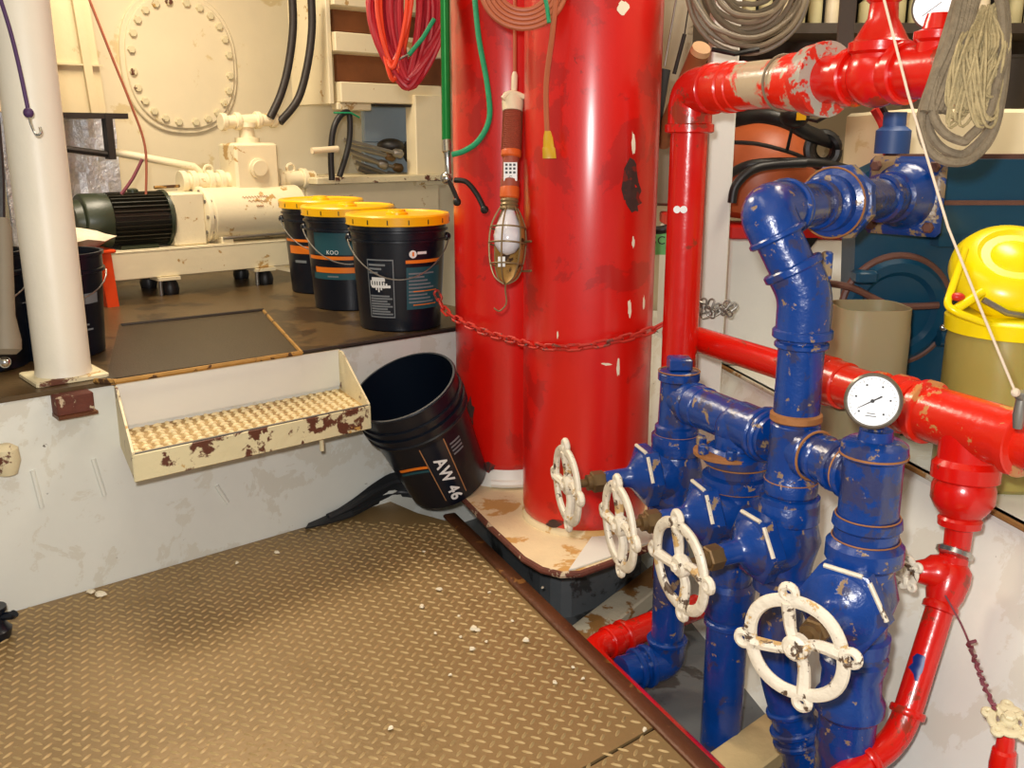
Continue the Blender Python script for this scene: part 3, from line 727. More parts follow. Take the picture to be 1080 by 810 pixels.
wf = [PZ(x, y, ZB+.001) for x, y in ((600, 602), (606, 601), (720, 561), (722, 545), (668, 553), (632, 556))]
mb('white_paint').prism(wf, V(0, 0, .004)).build('gusset_plate', bp_, smooth=False)
# weld beads at foot
m = mb('white_paint')
m.tube([cB+V(.03*k-.05, 0, 0)+V(0, -math.sqrt(max(0, .182**2-(.03*k-.05)**2)), .016) for k in range(0, 5)], .012, 8)
m.build('weld_bead', bp_)

# dark scrapes on the cylinders: bare steel patches with own outline
def scrape(c_, r_, pts, name, par_label):
    vs = []
    for (px, py) in pts:
        rr = ray(px, py); o = V(0, 0, H)
        a = rr.x**2+rr.y**2; b = 2*((o.x-c_.x)*rr.x+(o.y-c_.y)*rr.y); cc = (o.x-c_.x)**2+(o.y-c_.y)**2-(r_+.0007)**2
        d = b*b-4*a*cc
        if d < 0: d = 0
        vs.append(o+rr*((-b-math.sqrt(d))/(2*a)))
    return vs
cyls = [o for o in bpy.data.objects if o.name.startswith('gas_cylinder')]
def jag(cx_, cy_, rx, ry, n=14, sd_=1, amp=.35):
    random.seed(sd_); return [(cx_+rx*math.cos(2*PI*k/n)*(1+random.uniform(-amp, amp)), cy_+ry*math.sin(2*PI*k/n)*(1+random.uniform(-amp, amp))) for k in range(n)]
mat('scrape_dark', (62, 40, 36), .6, var=.4, vscale=40, chip=(120, 30, 22), amt=.45, cscale=30)
def add_scrape(cyl, c_, r_, cx_, cy_, rx, ry, sd_, mm='scrape_dark'):
    vs = scrape(c_, r_, jag(cx_, cy_, rx, ry, 14, sd_), '', '')
    ctr = scrape(c_, r_, [(cx_, cy_)], '', '')[0]
    mb(mm).add([ctr]+vs, [(0, i+1, (i+1) % len(vs)+1) for i in range(len(vs))]).build('paint_scrape', cyl, smooth=False)
for a in ((cyls[0], cF, .172, 666, 192, 10, 26, 1), (cyls[0], cF, .172, 668, 214, 7, 10, 2), (cyls[1], cB, .162, 495, 438, 5, 20, 3), (cyls[1], cB, .162, 513, 493, 10, 5, 4), (cyls[0], cF, .172, 585, 552, 9, 4, 6)):
    add_scrape(*a)
for (cx_, cy_, rx, ry, s_) in ((668, 150, 2, 12, 5), (657, 8, 6, 7, 6), (664, 325, 2, 11, 7), (679, 320, 1.5, 7, 8), (668, 256, 1.5, 6, 9), (652, 388, 1.5, 9, 10), (640, 384, 5, 1.5, 11), (588, 353, 1, 4, 12)):
    add_scrape(cyls[0], cF, .172, cx_, cy_, rx, ry, s_, 'flake')

# chain
pth = [PY(462, 312, 2.86), PY(472, 330, 2.8), PY(505, 348, 2.66), PY(545, 360, 2.5), PY(575, 366, 2.36), PY(612, 366, 2.31), PY(650, 359, 2.315), PY(682, 350, 2.36), PY(699, 342, 2.38)]
pth = smooth_path(pth, 12); cl = [0]
for a, b in zip(pth, pth[1:]): cl.append(cl[-1]+(b-a).length)
ch = thing('steel_chain', 'red painted rusty chain slung around both red cylinders', 'chain', pth[len(pth)//2])
def at_len(s):
    for i in range(len(cl)-1):
        if cl[i+1] >= s: f = (s-cl[i])/(cl[i+1]-cl[i]); return pth[i].lerp(pth[i+1], f), (pth[i+1]-pth[i]).normalized()
    return pth[-1], (pth[-1]-pth[-2]).normalized()
def link_geo(m, c_, d, up, L=.021, W=.0085, r=.0036):
    s_ = d.cross(up).normalized(); pts = []
    for k in range(16):
        a = 2*PI*k/16; ex = math.cos(a)*W+math.copysign(L-W, math.cos(a)); pts.append(c_+d*ex+s_*(W*math.sin(a)))
    return m.tube(pts, r, 6, True)
pitch = .0345; s_ = 0; k = 0
while s_ < cl[-1]:
    p, d = at_len(s_); x, y, z = frame(d)
    n_ = (x+y).normalized() if k % 2 else (x-y).normalized()
    link_geo(mb('red_chain'), p, d, n_).build('link', ch); s_ += pitch; k += 1

# ================================================================== AW 46 BUCKET
axis = V(-.31, -.345, .886).normalized()
mouth = PD(425, 407, 2.68); hh = .372; bb = mouth-axis*hh
S, z = pail_geo(bb, axis, .122, .152, hh)
t = thing('open_bucket', 'empty black bucket marked AW 46 leaning between white wall and red cylinder', 'bucket', bb)
r0, r1 = .122, .152
mb('black_plastic').lathe(bb, axis, [(0, r0-.004), (.004, r0), (hh*.7, r0+.7*(r1-r0)), (hh*.705, r1+.002), (hh*.72, r1+.004), (hh*.73, r1-.001), (hh*.78, r1-.001), (hh*.785, r1+.007), (hh*.8, r1+.007), (hh*.805, r1), (hh*.85, r1), (hh*.855, r1+.006), (hh*.87, r1+.006), (hh*.875, r1), (hh-.008, r1+.001), (hh-.004, r1+.005), (hh, r1+.003), (hh, r1-.003), (hh-.01, r1-.004), (.01, r0-.004), (.01, .001)], 56).build('body', t)
A0 = .0
lb = patch(mb('navy_plastic'), S, A0-.26, A0+.26, .03, .245, .0012).build('label', t)
patch(mb('gold_print'), S, A0-.27, A0-.25, .03, .245, .002, 2).build('label_border', lb)
patch(mb('gold_print'), S, A0+.25, A0+.27, .03, .245, .002, 2).build('label_border', lb)
m = mb('white_print'); [put_text(m, 'AW 46', .05, lambda x, y, k=k, q=q: S(A0+(y*1.0+k*.0012)/.135, .105-x*1.06+q*.0012, .0022+.00002*(k+1+3*q))) for k in (-1, 0, 1) for q in (-1, 0, 1)]; m.build('lettering', lb)
patch(mb('orange_print'), S, -.95, -.0, .2, .209).build('orange_stripe', t) if False else None
rows = [[S(-1.0+.72*i/10, .155+.018*math.sin(i/10*2.2)+dh, .0012) for i in range(11)] for dh in (0, .01)]
mb('orange_print').loft(rows, False, False).build('orange_stripe', t)
rows = [[S(-1.0+.72*i/10, .140+.018*math.sin(i/10*2.2)+dh, .0012) for i in range(11)] for dh in (0, .009)]
mb('teal_print').loft(rows, False, False).build('blue_stripe', t)
for k in range(4): patch(mb('grey_print'), S, A0+.34, A0+.62, .17+k*.013, .176+k*.013).build('print_line', t)
# dark rubber sheet on the floor by the bucket
lower_e = [(322, 558), (345, 553), (372, 545), (398, 532), (422, 524), (450, 528)]
upper_e = [(326, 553), (348, 543), (372, 528), (396, 510), (418, 499), (446, 503)]
r0_ = [PZ(x, y, .004) for x, y in lower_e]; r2_ = [PW(x, y, -.008) for x, y in upper_e]
rm_ = [a.lerp(b, .45)+V(.004*((k*5) % 3), 0, -.004+.006*(k % 2)) for k, (a, b) in enumerate(zip(r0_, r2_))]
up = V(-.3, -.5, .9).normalized()*.006
R_ = [smooth_path(r, 4) for r in (r0_, rm_, r2_)]
m = mb('grey_black').loft(R_+[[p+up for p in r] for r in R_[::-1]], False, False)
m.loft([R_[0], [p+up for p in R_[0]]], False, False)
m.tube(smooth_path([a.lerp(b, .6)+up for a, b in zip(r0_, r2_)][1:]), .012, 8)
m.tube(smooth_path([a.lerp(b, .15)+up for a, b in zip(r0_, r2_)][2:]), .008, 8)
tag(m.build('rubber_sheet', None, PZ(380, 545, 0)), 'dark grey rubber sheet crumpled between wall foot and leaning bucket', 'mat')

# ================================================================== HANGING THINGS ON THE CYLINDERS
# red hose bundle
random.seed(11)
def bundle(cxp, cyp, wp, hp, d, n, r, m_, seedv, top=-90, jit=.12, zj=.03):
    random.seed(seedv); pts = []
    for k in range(n):
        wv = wp*(1.08-.85*random.random()**1.6); bt = cyp+hp*(.62+.38*random.random()**.6); ox = random.uniform(-.25, .25)*(wp-wv); dd = d+random.uniform(-zj, zj)
        tw = random.uniform(-6, 6)
        for j in range(20):
            a = -PI/2+2*PI*j/20
            yy = (top+bt)/2+(bt-top)/2*math.sin(a); f = (yy-top)/(bt-top)
            xx = cxp+ox+tw*(f-.5)+wv*math.cos(a)*(.5+.75*math.sin(PI*min(1, f*.85+.08))**1.0)
            pts.append(PD(xx, yy, dd+.01*math.sin(a*2+k)))
    return mb(m_).tube(smooth_path(pts, 2), r, 7)
t = thing('air_hose_coil', 'bundle of red rubber air hose hanging left of red cylinders', 'hose', PD(430, 92, 2.6))
bundle(430, 20, 31, 74, 2.6, 30, .0064, 'rubber_red', 21, -75).build('coil', t)
bundle(416, 16, 15, 70, 2.555, 3, .0062, 'rubber_orange', 4, -80).build('bright_loops', t)
mb('green_rope').tube([PD(458, 20, 2.53), PD(446, 40, 2.53), PD(431, 58, 2.53)], .006, 8).build('green_tie', t)
mb('chrome').tube([PD(431, 57, 2.53), PD(420, 63, 2.53)], .003, 6).build('end_fitting', t)
# green rod
q0 = PD(469, -20, 2.5); q1 = PD(471, 152, 2.5); q2 = PD(472, 168, 2.5)
t = thing('green_rod', 'shiny green rod with chrome end fitting hanging beside red cylinder', 'rod', q2)
mb('green_metal').cyl(q0, q1, .0125).build('rod', t)
mb('chrome').lathe(q1, q2-q1, [(-.01, .013), (.02, .013), (.025, .009), (.08, .008)], 16).build('ferrule', t)
e_ = PD(471, 188, 2.5)
mb('chrome').sphere(e_, .014, 12, 8).ring(e_, V(0, 1, 0), .013, .004, 18, 6).build('swivel', t)
mb('black_rubber').tube(smooth_path([e_, PD(476, 196, 2.49), PD(483, 212, 2.49)]), [.006]*12+[.008], 8).build('short_strap', t)
mb('black_rubber').tube(smooth_path([PD(480, 190, 2.49), PD(492, 192, 2.47), PD(503, 205, 2.46), PD(511, 221, 2.46)]), .007, 8).build('long_strap', t)
mb('black_rubber').sphere(PD(482, 213, 2.49), .011, 8, 6).build('strap_tip', t); mb('black_rubber').sphere(PD(511, 221, 2.46), .011, 8, 6).build('strap_tip', t)
# green rope
q = [PD(500, -10, 2.48), PD(505, 40, 2.47), PD(514, 90, 2.46), PD(516, 125, 2.46), PD(505, 148, 2.46), PD(490, 159, 2.48), PD(477, 163, 2.49)]
tag(mb('green_rope').tube(smooth_path(q), .0075, 10).build('green_rope', None, q[-1]), 'green rope curving down the left red cylinder to the green rod', 'rope')
# brown extension cord coil + plug
t = thing('extension_cord', 'coiled brown extension cord with yellow plug hanging on front cylinder', 'cord', PD(580, 165, 2.28))
pts = []; random.seed(2)
for k in range(5):
    for j in range(24):
        a = 2*PI*j/24; R = 26+4.2*k
        pts.append(PD(552+R*1.0*math.cos(a)*1.05, -16+(R*1.0)*math.sin(a)*1.02+k*.6, 2.2-.004*k))
mb('cord_brown').tube(smooth_path(pts, 2), .0058, 8).build('coil', t)
mb('cord_brown').tube(smooth_path([PD(587, -8, 2.13), PD(582, 40, 2.17), PD(576, 90, 2.22), PD(577, 140, 2.25)]), .0062, 8).build('lead', t)
pl0 = PD(577.5, 138, 2.25); pl1 = PD(579.5, 167, 2.26)
x, y, z = frame(pl1-pl0)
m = mb('plug_yellow'); R = []
for f, w_, d_ in ((0, .007, .007), (.25, .011, .009), (.6, .013, .01), (.62, .015, .011), (1, .016, .011)):
    c_ = pl0.lerp(pl1, f); sx = V(1, 0, 0); sy = V(0, 1, 0)
    R.append([c_+sx*(w_*i)+sy*(d_*j) for i, j in ((-1, -.6), (-.6, -1), (.6, -1), (1, -.6), (1, .6), (.6, 1), (-.6, 1), (-1, .6))])
m.loft(R).build('plug', t)
mb('green_rope').tube([PD(574, -6, 2.15), PD(577, 8, 2.15), PD(579, 24, 2.15)], .005, 6).build('green_tie', t)
# work light
DL = 2.42
def L_(x, y, d=DL): return PD(x, y, d)
t = thing('work_light', 'caged hand lamp with brown ribbed grip hanging between red cylinders', 'lamp', L_(537, 300))
mb('cord_brown').tube(smooth_path([L_(543, -10), L_(543, 40), L_(543, 78)]), .0045, 8).build('supply_cord', t)
mb('ivory').lathe(L_(543, 76), L_(542, 100)-L_(543, 76), [(0, .005), (.01, .008), (.04, .008), (.055, .006)], 12).build('cord_sleeve', t)
ad = (L_(537, 210)-L_(542, 100)).normalized()
m = mb('ivory').lathe(L_(541.5, 96), ad, [(0, .008), (.008, .026), (.03, .028), (.052, .026)], 20)
m.tube(smooth_path([L_(530, 104, 2.4), L_(538, 98, 2.4), L_(550, 101, 2.4), L_(557, 106, 2.4), L_(556, 125, 2.4)]), .0065, 8)
m.build('end_hook_cap', t)
prof = [(0, .024)]
for k in range(22): prof += [(.002+k*.0045, .0265), (.0042+k*.0045, .0242)]
mb('rubber_brown').lathe(L_(541, 118), ad, prof, 24).build('ribbed_grip', t)
mb('orange_band').lathe(L_(539.4, 158), ad, [(0, .024), (.003, .026), (.016, .026), (.02, .022)], 24).build('orange_band', t)
m = mb('rubber_brown').lathe(L_(539, 166), ad, [(0, .021), (.055, .021), (.058, .024), (.08, .024)], 24); m.build('neck', t)
sx = V(1, 0, 0); tagc = L_(538.3, 181, DL-.024)
tgl = mb('white_print').box(tagc, (.034, .002, .046)).build('rating_label', t, smooth=False)
m = mb('dark_print')
for k in range(3):
    for j in range(3): m.box(tagc+V(-.01+j*.01, -.0014, .017-k*.0095), (.006, .0006, .0055))
put_text(m, 'C', .013, lambda x, y: tagc+V(x, -.0015, y-.015)); m.build('lettering', tgl)
mb('orange_band').lathe(L_(537.8, 197), ad, [(0, .023), (.003, .025), (.028, .025), (.032, .021)], 24).build('lower_band', t)
mb('wire_khaki').lathe(L_(537.4, 210), ad, [(0, .022), (.006, .024), (.01, .021), (.016, .024), (.02, .021), (.026, .023), (.03, .016)], 24).build('socket', t)
mb('bulb').lathe(L_(537, 220), ad, [(0, .013), (.015, .018), (.045, .032), (.07, .037), (.095, .033), (.112, .02), (.119, .002)], 28).build('bulb', t)
cg = mb('wire_khaki'); o_ = L_(537, 218); x, y, z = frame(ad)
cgp = [(0, .02), (.02, .032), (.05, .044), (.09, .048), (.14, .044), (.18, .03), (.197, .006)]
def cpt(a, h, r): return o_+ad*h+x*(r*math.cos(a))+y*(r*math.sin(a))
for k in range(6):
    cg.tube(smooth_path([cpt(2*PI*k/6+.3, h, r) for h, r in cgp], 4), .0022, 6)
for h, r in ((.055, .0455), (.095, .048), (.148, .042)): cg.ring(o_+ad*h, ad, r, .0022, 28, 6)
cg.tube(smooth_path([cpt(0, .197, .002), cpt(0, .215, .004), L_(534, 320), L_(527, 328), L_(521, 325)], 4), .0022, 6)
for yy in (255, 286): cg.tube([L_(550, yy), L_(560, yy-.5, 2.38)], .003, 6)
cg.build('wire_guard', t)
# half reflector
m = mb('wire_khaki'); R = []
for h, r in cgp[1:]:
    R.append([cpt(a, h, r*.96) for a in [PI/2+.0+PI*.0+(PI*1.0)*k/14 for k in range(15)]])
m2 = MB().use('brass_edge')
yb = [[o_+ad*h+V(math.cos(a)*r*.95, math.sin(a)*r*.95, 0) for a in [-.25*PI+1.0*PI*k/14 for k in range(15)]] for h, r in cgp[1:]]
m2.loft(yb, False, False).build('reflector', t)
mb('white_print').box(L_(529, 276, 2.39), (.018, .012, .024)).build('switch_block', t)

# ================================================================== BLUE MANIFOLD
Ax = V(.358, 1.975, 0); Dx = V(.446, 1.78, 0); Bx = V(.51, 1.636, 0); Cx = V(.588, 1.465, 0)
HD = (Cx-Ax).normalized(); ZH = .563
def zof(py, y0):
    r = ray(540, py); return H + r.z*(y0/r.y)
def hw(px, py, y0): return px/F*(y0/ray(540, py).y)
def colprof(mm, c_, prof, n=28):
    """prof: (py, halfwidth px)"""
    pr = [(zof(py, c_.y), hw(w_, py, c_.y)) for py, w_ in prof]
    pr.reverse(); z0 = pr[0][0]
    return mm.lathe(V(c_.x, c_.y, 0), UP, pr, n)
man = thing('pipe_manifold', 'thick blue-painted four-branch pipe manifold standing before white hull wall', 'manifold', V(.47, 1.72, ZL))
# branch columns
m = mb('blue_paint')
colprof(m, Ax, [(389, 12), (391, 20), (393, 22), (400, 22), (402, 19), (447, 20), (449, 23), (456, 23), (459, 21), (463, 25), (476, 26), (480, 22)])
m.box((Ax.x, Ax.y, zof(383, Ax.y)), (hw(24, 383, Ax.y), hw(24, 383, Ax.y), .026), None, .003)
m.build('left_riser', man)
m = mb('blue_paint')
colprof(m, Dx, [(470, 30), (476, 36), (486, 36), (489, 30), (498, 30), (500, 36), (511, 36), (514, 28), (530, 28)])
m.build('second_riser', man)
m = mb('blue_paint')
colprof(m, Bx, [(345, 24), (445, 24), (447, 26), (460, 26), (490, 26), (502, 26), (505, 28), (518, 28), (520, 26), (527, 31), (546, 32), (550, 28), (560, 26)])
m.build('third_riser', man)
colprof(mb('rust_seam'), Bx, [(434, 24), (436, 27), (442, 27), (444, 24)]).build('rust_ring', man)
colprof(mb('rust_seam'), Bx, [(521, 25), (523, 28), (526, 28), (527, 25)]).build('rust_ring', man)
m = mb('blue_paint')
colprof(m, Cx, [(453, 17), (463, 18), (464, 28), (468, 34), (480, 35), (483, 31), (543, 31), (545, 35), (553, 36), (556, 33), (566, 33), (573, 40), (588, 40), (594, 33), (620, 31)])
m.build('right_riser', man)
colprof(mb('rust_seam'), Cx, [(476, 30), (477, 35.4), (479, 35.4), (480, 30)]).build('rust_ring', man)
# header
hA = V(Ax.x, Ax.y, ZH); hD = V(Dx.x, Dx.y, ZH); hB = V(Bx.x, Bx.y, ZH); hC = V(Cx.x, Cx.y, ZH)
m = mb('blue_paint').tube([hA, hA+HD*.06], .038, 24); collar(m, hA+HD*.052, HD, .046, .022)
m.tube([hA+HD*.06, hD+HD*.02], .042, 24); collar(m, hA+HD*.085, HD, .0445, .03)
m.build('header_section', man)
# strainer-like cross at D
m = mb('blue_paint').sphere(hD+V(0, 0, -.008), .049, 24, 14)
m.lathe(hD, UP, [(-.115, .04), (-.06, .046), (-.02, .047), (.0, .04), (.02, .03)], 28)
m.tube([hD, hB-HD*.05], .045, 24); collar(m, hD+HD*.075, HD, .053, .014); collar(m, hD+HD*.09, HD, .051, .012)
m.build('strainer_cross', man)
m = mb('rust_seam').lathe(hD+V(-.02, -.0, -.066), UP, [(0, .05), (.004, .068), (.01, .068), (.014, .05)], 24)
m.build('rusty_gasket', man)
for k in range(6):
    a = 2*PI*k/6+.4; mb('blue_worn').hexa(hD+V(.058*math.cos(a)-.02, .058*math.sin(a), -.056), UP, 0, .02, .011).build('flange_bolt', man)
m = mb('blue_paint').tube([hB, hC], .04, 24); collar(m, hB+HD*.045, HD, .046, .02); collar(m, hB+HD*.075, HD, .043, .01); collar(m, hB+HD*.115, HD, .046, .016); collar(m, hC-HD*.04, HD, .05, .012)
m.build('header_section', man)
m = mb('rust_seam').ring(hB+HD*.058, HD, .044, .0025, 28, 6).ring(hC-HD*.05, HD, .044, .002, 28, 6); m.build('rust_ring', man)
for c_, py in ((Ax, 457), (Ax, 391), (Dx, 488), (Dx, 512), (Bx, 505), (Bx, 549), (Cx, 543), (Cx, 566), (Bx, 352)):
    r_ = {'A': .0445}.get('', 0)
    w_ = {457: 23, 391: 22.2, 488: 34, 512: 34, 505: 28, 549: 30, 543: 33.5, 566: 35, 352: 25.5}[py]
    mb('rust_seam').ring(V(c_.x, c_.y, zof(py, c_.y)), UP, hw(w_, py, c_.y)-.001, .0014, 30, 6).build('rust_line', man)
# lower pipes
m = mb('blue_paint')
aB = V(Ax.x, Ax.y, -.07)
dl = (PZ(655, 720, -.09)-V(.345, 1.96, -.09)); dl.z = 0; dl.normalize()
m.tube(fillet([V(Ax.x, Ax.y, .34), aB, aB+dl*.12], .05), .037, 24)
m.tube(fillet([aB+V(0, 0, .05), aB, aB+dl*.055], .05, 8), .043, 24)
collar(m, aB+V(0, 0, .055), UP, .047, .012); collar(m, aB+dl*.055, dl, .05, .014); collar(m, aB+dl*.08, dl, .047, .014); collar(m, V(Ax.x, Ax.y, .2), UP, .041, .01)
m.build('lower_pipe', man)
m = mb('blue_paint').cyl(V(Dx.x, Dx.y, ZL), V(Dx.x, Dx.y, .3), .0425)
zd = lambda py: zof(py, Dx.y)
for py, w_ in ((622, 50), (640, 45), (655, 47)): collar(m, V(Dx.x, Dx.y, zd(py)), UP, hw(w_/2, py, Dx.y)*1.05, .014)
m.lathe(V(Dx.x, Dx.y, zd(640)), UP, [(-.02, .044), (-.01, .05), (.05, .052), (.06, .044)], 24)
m.build('lower_pipe', man)
m = mb('blue_paint')
bl = [V(Bx.x, Bx.y, .32), V(Bx.x, Bx.y, .13), V(.585, 1.60, -.12), V(.6, 1.59, ZL+.002)]
m.tube(fillet(bl, .06), .041, 24)
d_ = (bl[2]-bl[1]).normalized()
for f, r in ((.1, .047), (.14, .05), (.165, .05), (.22, .047)): collar(m, bl[1]+d_*f, d_, r, .012)
m.build('lower_pipe', man)
m = mb('blue_paint')
colprof(m, Cx, [(640, 30), (688, 31), (691, 35), (700, 34), (708, 31), (728, 31), (736, 36), (746, 36), (752, 30), (770, 29), (788, 31), (795, 29), (880, 29)])
m.build('lower_pipe', man)
# offset line going up to the engine
e0 = V(Bx.x, Bx.y, .84); e1 = V(.438, 1.665, .983)
hd = V(.707, .707, 0)
f1 = V(.627, 1.85, .985); f2 = V(.838, 2.06, .985)
m = mb('blue_paint')
m.tube(fillet([V(Bx.x, Bx.y, .75), e0, e1, e1+hd*.1], .05, 8), .0405, 24)
d1 = (e1-e0).normalized()
m.tube(fillet([V(Bx.x, Bx.y, .775), e0+V(0, 0, 0), e0+d1*.05], .05, 8), .047, 24)
m.tube(fillet([e1-d1*.055, e1, e1+hd*.07], .055, 8), .0475, 24)
collar(m, V(Bx.x, Bx.y, .772), UP, .052, .018); collar(m, V(Bx.x, Bx.y, .752), UP, .047, .012); collar(m, e0+d1*.05, d1, .053, .016); collar(m, e1-d1*.05, d1, .052, .012)
collar(m, e1+hd*.07, hd, .053, .012); collar(m, e1+hd*.085, hd, .05, .008)
m.build('offset_bend', man)
m = mb('blue_paint').tube([e1+hd*.06, f1], .04, 24); collar(m, f1-hd*.085, hd, .046, .02)
m.lathe(f1, hd, [(-.06, .045), (-.055, .052), (-.035, .053), (-.03, .064), (-.012, .066), (-.01, .06)], 30)
m.build('upper_pipe', man)
m = mb('blue_worn').lathe(f1, hd, [(-.012, .066), (-.008, .074), (.01, .074), (.014, .06), (.02, .055)], 8, True, .3); m.build('union_flange', man)
mb('rust_seam').ring(f1-hd*.03, hd, .066, .002, 30, 6).build('rust_ring', man)
m = mb('blue_paint').tube([f1, f2], .041, 24)
m.lathe(f2, hd, [(-.125, .043), (-.12, .049), (-.09, .049), (-.085, .044), (-.07, .044), (-.066, .052), (-.045, .055), (-.035, .062), (-.02, .064), (-.014, .07)], 30)
m.build('engine_branch', man)
x, y, z = frame(hd)
mb('blue_worn').box(f2, (.165, .165, .022), (x, y, z), .014).build('square_flange', man)
for i in (-1, 1):
    for j in (-1, 1): mb('engine_rust').hexa(f2+x*(i*.062)+y*(j*.062)-hd*.01, -hd, 0, .014, .012).build('flange_bolt', man)
# blue union under the upper elbow (clip)
mb('blue_worn').box(e0+d1*.045+V(.055, -.0, .01), (.016, .02, .05), None, .003).build('clip_lug', man)

# handwheels and valves -----------------------------------------------------
def wheel_parts(t, c_, nrm, R, rot=0., lobes=4, mm='wheel_white', spokes=4, rimr=.0092, dish=.012):
    x, y, z = frame(nrm)
    w_ = t
    pr = lambda a, r, h=0: c_+x*(r*math.cos(a))+y*(r*math.sin(a))+z*h
    m = mb(mm); rr_ = []
    for k in range(49):
        a = 2*PI*k/48; Rk = R*(1-.02*math.cos(lobes*(a-rot)))
        rr_.append([pr(a, Rk+1.18*rimr*math.cos(b)**1 , .72*rimr*(abs(math.sin(b))**.7)*math.copysign(1, math.sin(b))) for b in [2*PI*q/10 for q in range(10)]])
    m.loft(rr_, False)
    for k in range(lobes):
        a = rot+2*PI*k/lobes; m.ring(pr(a, R+(.011 if R > .05 else .006)), nrm, (.0108 if R > .05 else .006), (.0068 if R > .05 else .0045), 16, 8)
    rim = m.build('wheel_rim', t)
    for k in range(spokes):
        a = rot+2*PI*k/spokes
        pts = [pr(a+.3, .014, -dish*.2), pr(a+.22, R*.45, -dish*.4), pr(a+.05, R*.96, 0)]
        mb(mm).tube(smooth_path(pts, 4), [(.0078+.0004*q)*(1 if R > .05 else .6) for q in range(9)], 8).build('spoke', rim)
    h_ = mb(mm).lathe(c_, nrm, [(-.018, .014*(1 if R > .05 else .6)), (-.01, .021*(1 if R > .05 else .6)), (.004, .021*(1 if R > .05 else .6)), (.008, .016*(1 if R > .05 else .6))], 20).build('hub', rim)
    mb(mm).hexa(c_+z*.008, nrm, 0, .008, .010).build('hub_nut', rim)
    return rim
def valve(base, wheel_c, label, rot, bz=None, R=.083, fr=.07):
    """base: column axis point at valve centre; wheel_c world"""
    s_ = Vector(wheel_c)-base; L = s_.length; s_ = s_.normalized()
    t = thing('gate_valve', label, 'valve', base, 'blue valves of the manifold')
    m = mb('blue_paint')
    m.lathe(base, UP, [(-.105, .045), (-.1, .056), (-.075, .057), (-.07, .047), (-.04, .052), (0, .062), (.04, .052), (.062, .046), (.066, .054), (.085, .054), (.088, .046)], 28)
    m.lathe(base, s_, [(0, .058), (.035, .06), (.052, .056)], 28)
    m.build('body', t)
    m = mb('blue_paint').lathe(base, s_, [(.05, fr-.004), (.053, fr), (.078, fr), (.082, fr-.006)], 6, True, 0.0)
    bn = m.build('bonnet_flange', t)
    x, y, z = frame(s_)
    hx = [base+z*.079+x*((fr+.0005)*math.cos(2*PI*k/6))+y*((fr+.0005)*math.sin(2*PI*k/6)) for k in range(6)]
    # bare edges on the two upper faces
    srt = sorted(range(6), key=lambda k: -hx[k].z)
    k0 = srt[0]
    for kk in ((k0+1) % 6, (k0-1) % 6):
        mb('wheel_white').tube([hx[k0].lerp(hx[kk], .1), hx[k0].lerp(hx[kk], .9)], .004, 6).build('bare_edge', bn)
    n1 = L-.055
    m = mb('blue_paint').lathe(base, s_, [(.075, fr-.013), (.086, fr-.02), (.096, .036), (.104, .026), (.112, .0215), (n1-.028, .020), (n1-.026, .018)], 24); m.build('bonnet_neck', t)
    m = mb('brass').hexa(base, s_, n1-.03, n1, .0235); m.lathe(base, s_, [(n1, .017), (n1+.01, .017), (n1+.012, .009), (L, .009)], 20)
    m.build('gland_nut', t)
    wheel_parts(t, Vector(wheel_c), s_, R, rot)
    return t
vz = .378
w1 = PZ(598, 512, .385); w2 = PZ(653, 555, .372); w3 = PZ(717, 597, .368); w4 = PZ(839, 683, .355)
valve(V(Ax.x, Ax.y, .395), w1, 'blue valve with edge-on white handwheel, farthest left beside red cylinder', 1.6, R=.078)
valve(V(Dx.x, Dx.y, .385), w2, 'blue valve with narrow white handwheel, second from the red cylinder', 1.6, R=.08)
valve(V(Bx.x, Bx.y, .385), w3, 'blue valve with chipped white handwheel, third from the red cylinder', 1.62, R=.08)
valve(V(Cx.x, Cx.y, .36), w4, 'blue valve with the nearest white handwheel seen almost face-on, below the gauge', 1.76, R=.077, fr=.08)

# pressure gauge on right riser
gc = PD(922, 423, 1.50); nrm = (V(-.03, -.02, H)-gc); nrm.z += .02; nrm = (nrm.normalized()+V(-.22, 0, .0)).normalized()
t = thing('pressure_gauge', 'round white-dial pressure gauge on top of the right blue riser', 'gauge', V(Cx.x, Cx.y, zof(455, Cx.y)))
mb('blue_worn').cyl(V(Cx.x, Cx.y, zof(456, Cx.y)), V(Cx.x, Cx.y, zof(446, Cx.y)), .012).build('stem', t)
m = mb('gauge_case').lathe(gc, nrm, [(-.03, .03), (-.028, .038), (.0, .04), (.004, .0445), (.010, .0445), (.013, .041), (.009, .039)], 40); m.build('case', t)
dz_ = mb('gauge_white').lathe(gc, nrm, [(.0065, .039), (.0095, .0388), (.0096, .001)], 40).build('dial', t)
x = UP.cross(nrm).normalized(); y = nrm.cross(x)
m = mb('dark_print')
for k in range(27):
    a = math.radians(225-k*270/26); L0 = .031 if k % 5 == 0 else .0335
    d = x*math.cos(a)+y*math.sin(a); m.box(gc+nrm*.0101+d*((L0+.036)/2), (.036-L0, .0006, .0003), (d, nrm.cross(d), nrm))
m.build('scale_ticks', dz_)
m = mb('dark_print')
for a in (225, 171, 117, 63, 9, -45):
    d = x*math.cos(math.radians(a))+y*math.sin(math.radians(a)); m.box(gc+nrm*.0101+d*.0265, (.003, .003, .0003), (x, y, nrm))
m.box(gc+nrm*.0101-y*.02, (.012, .0012, .0003), (x, y, nrm)); m.box(gc+nrm*.0101-y*.024, (.017, .0012, .0003), (x, y, nrm)); m.build('dial_print', dz_)
m = mb('dark_print'); d = (x*.83+y*.56).normalized()
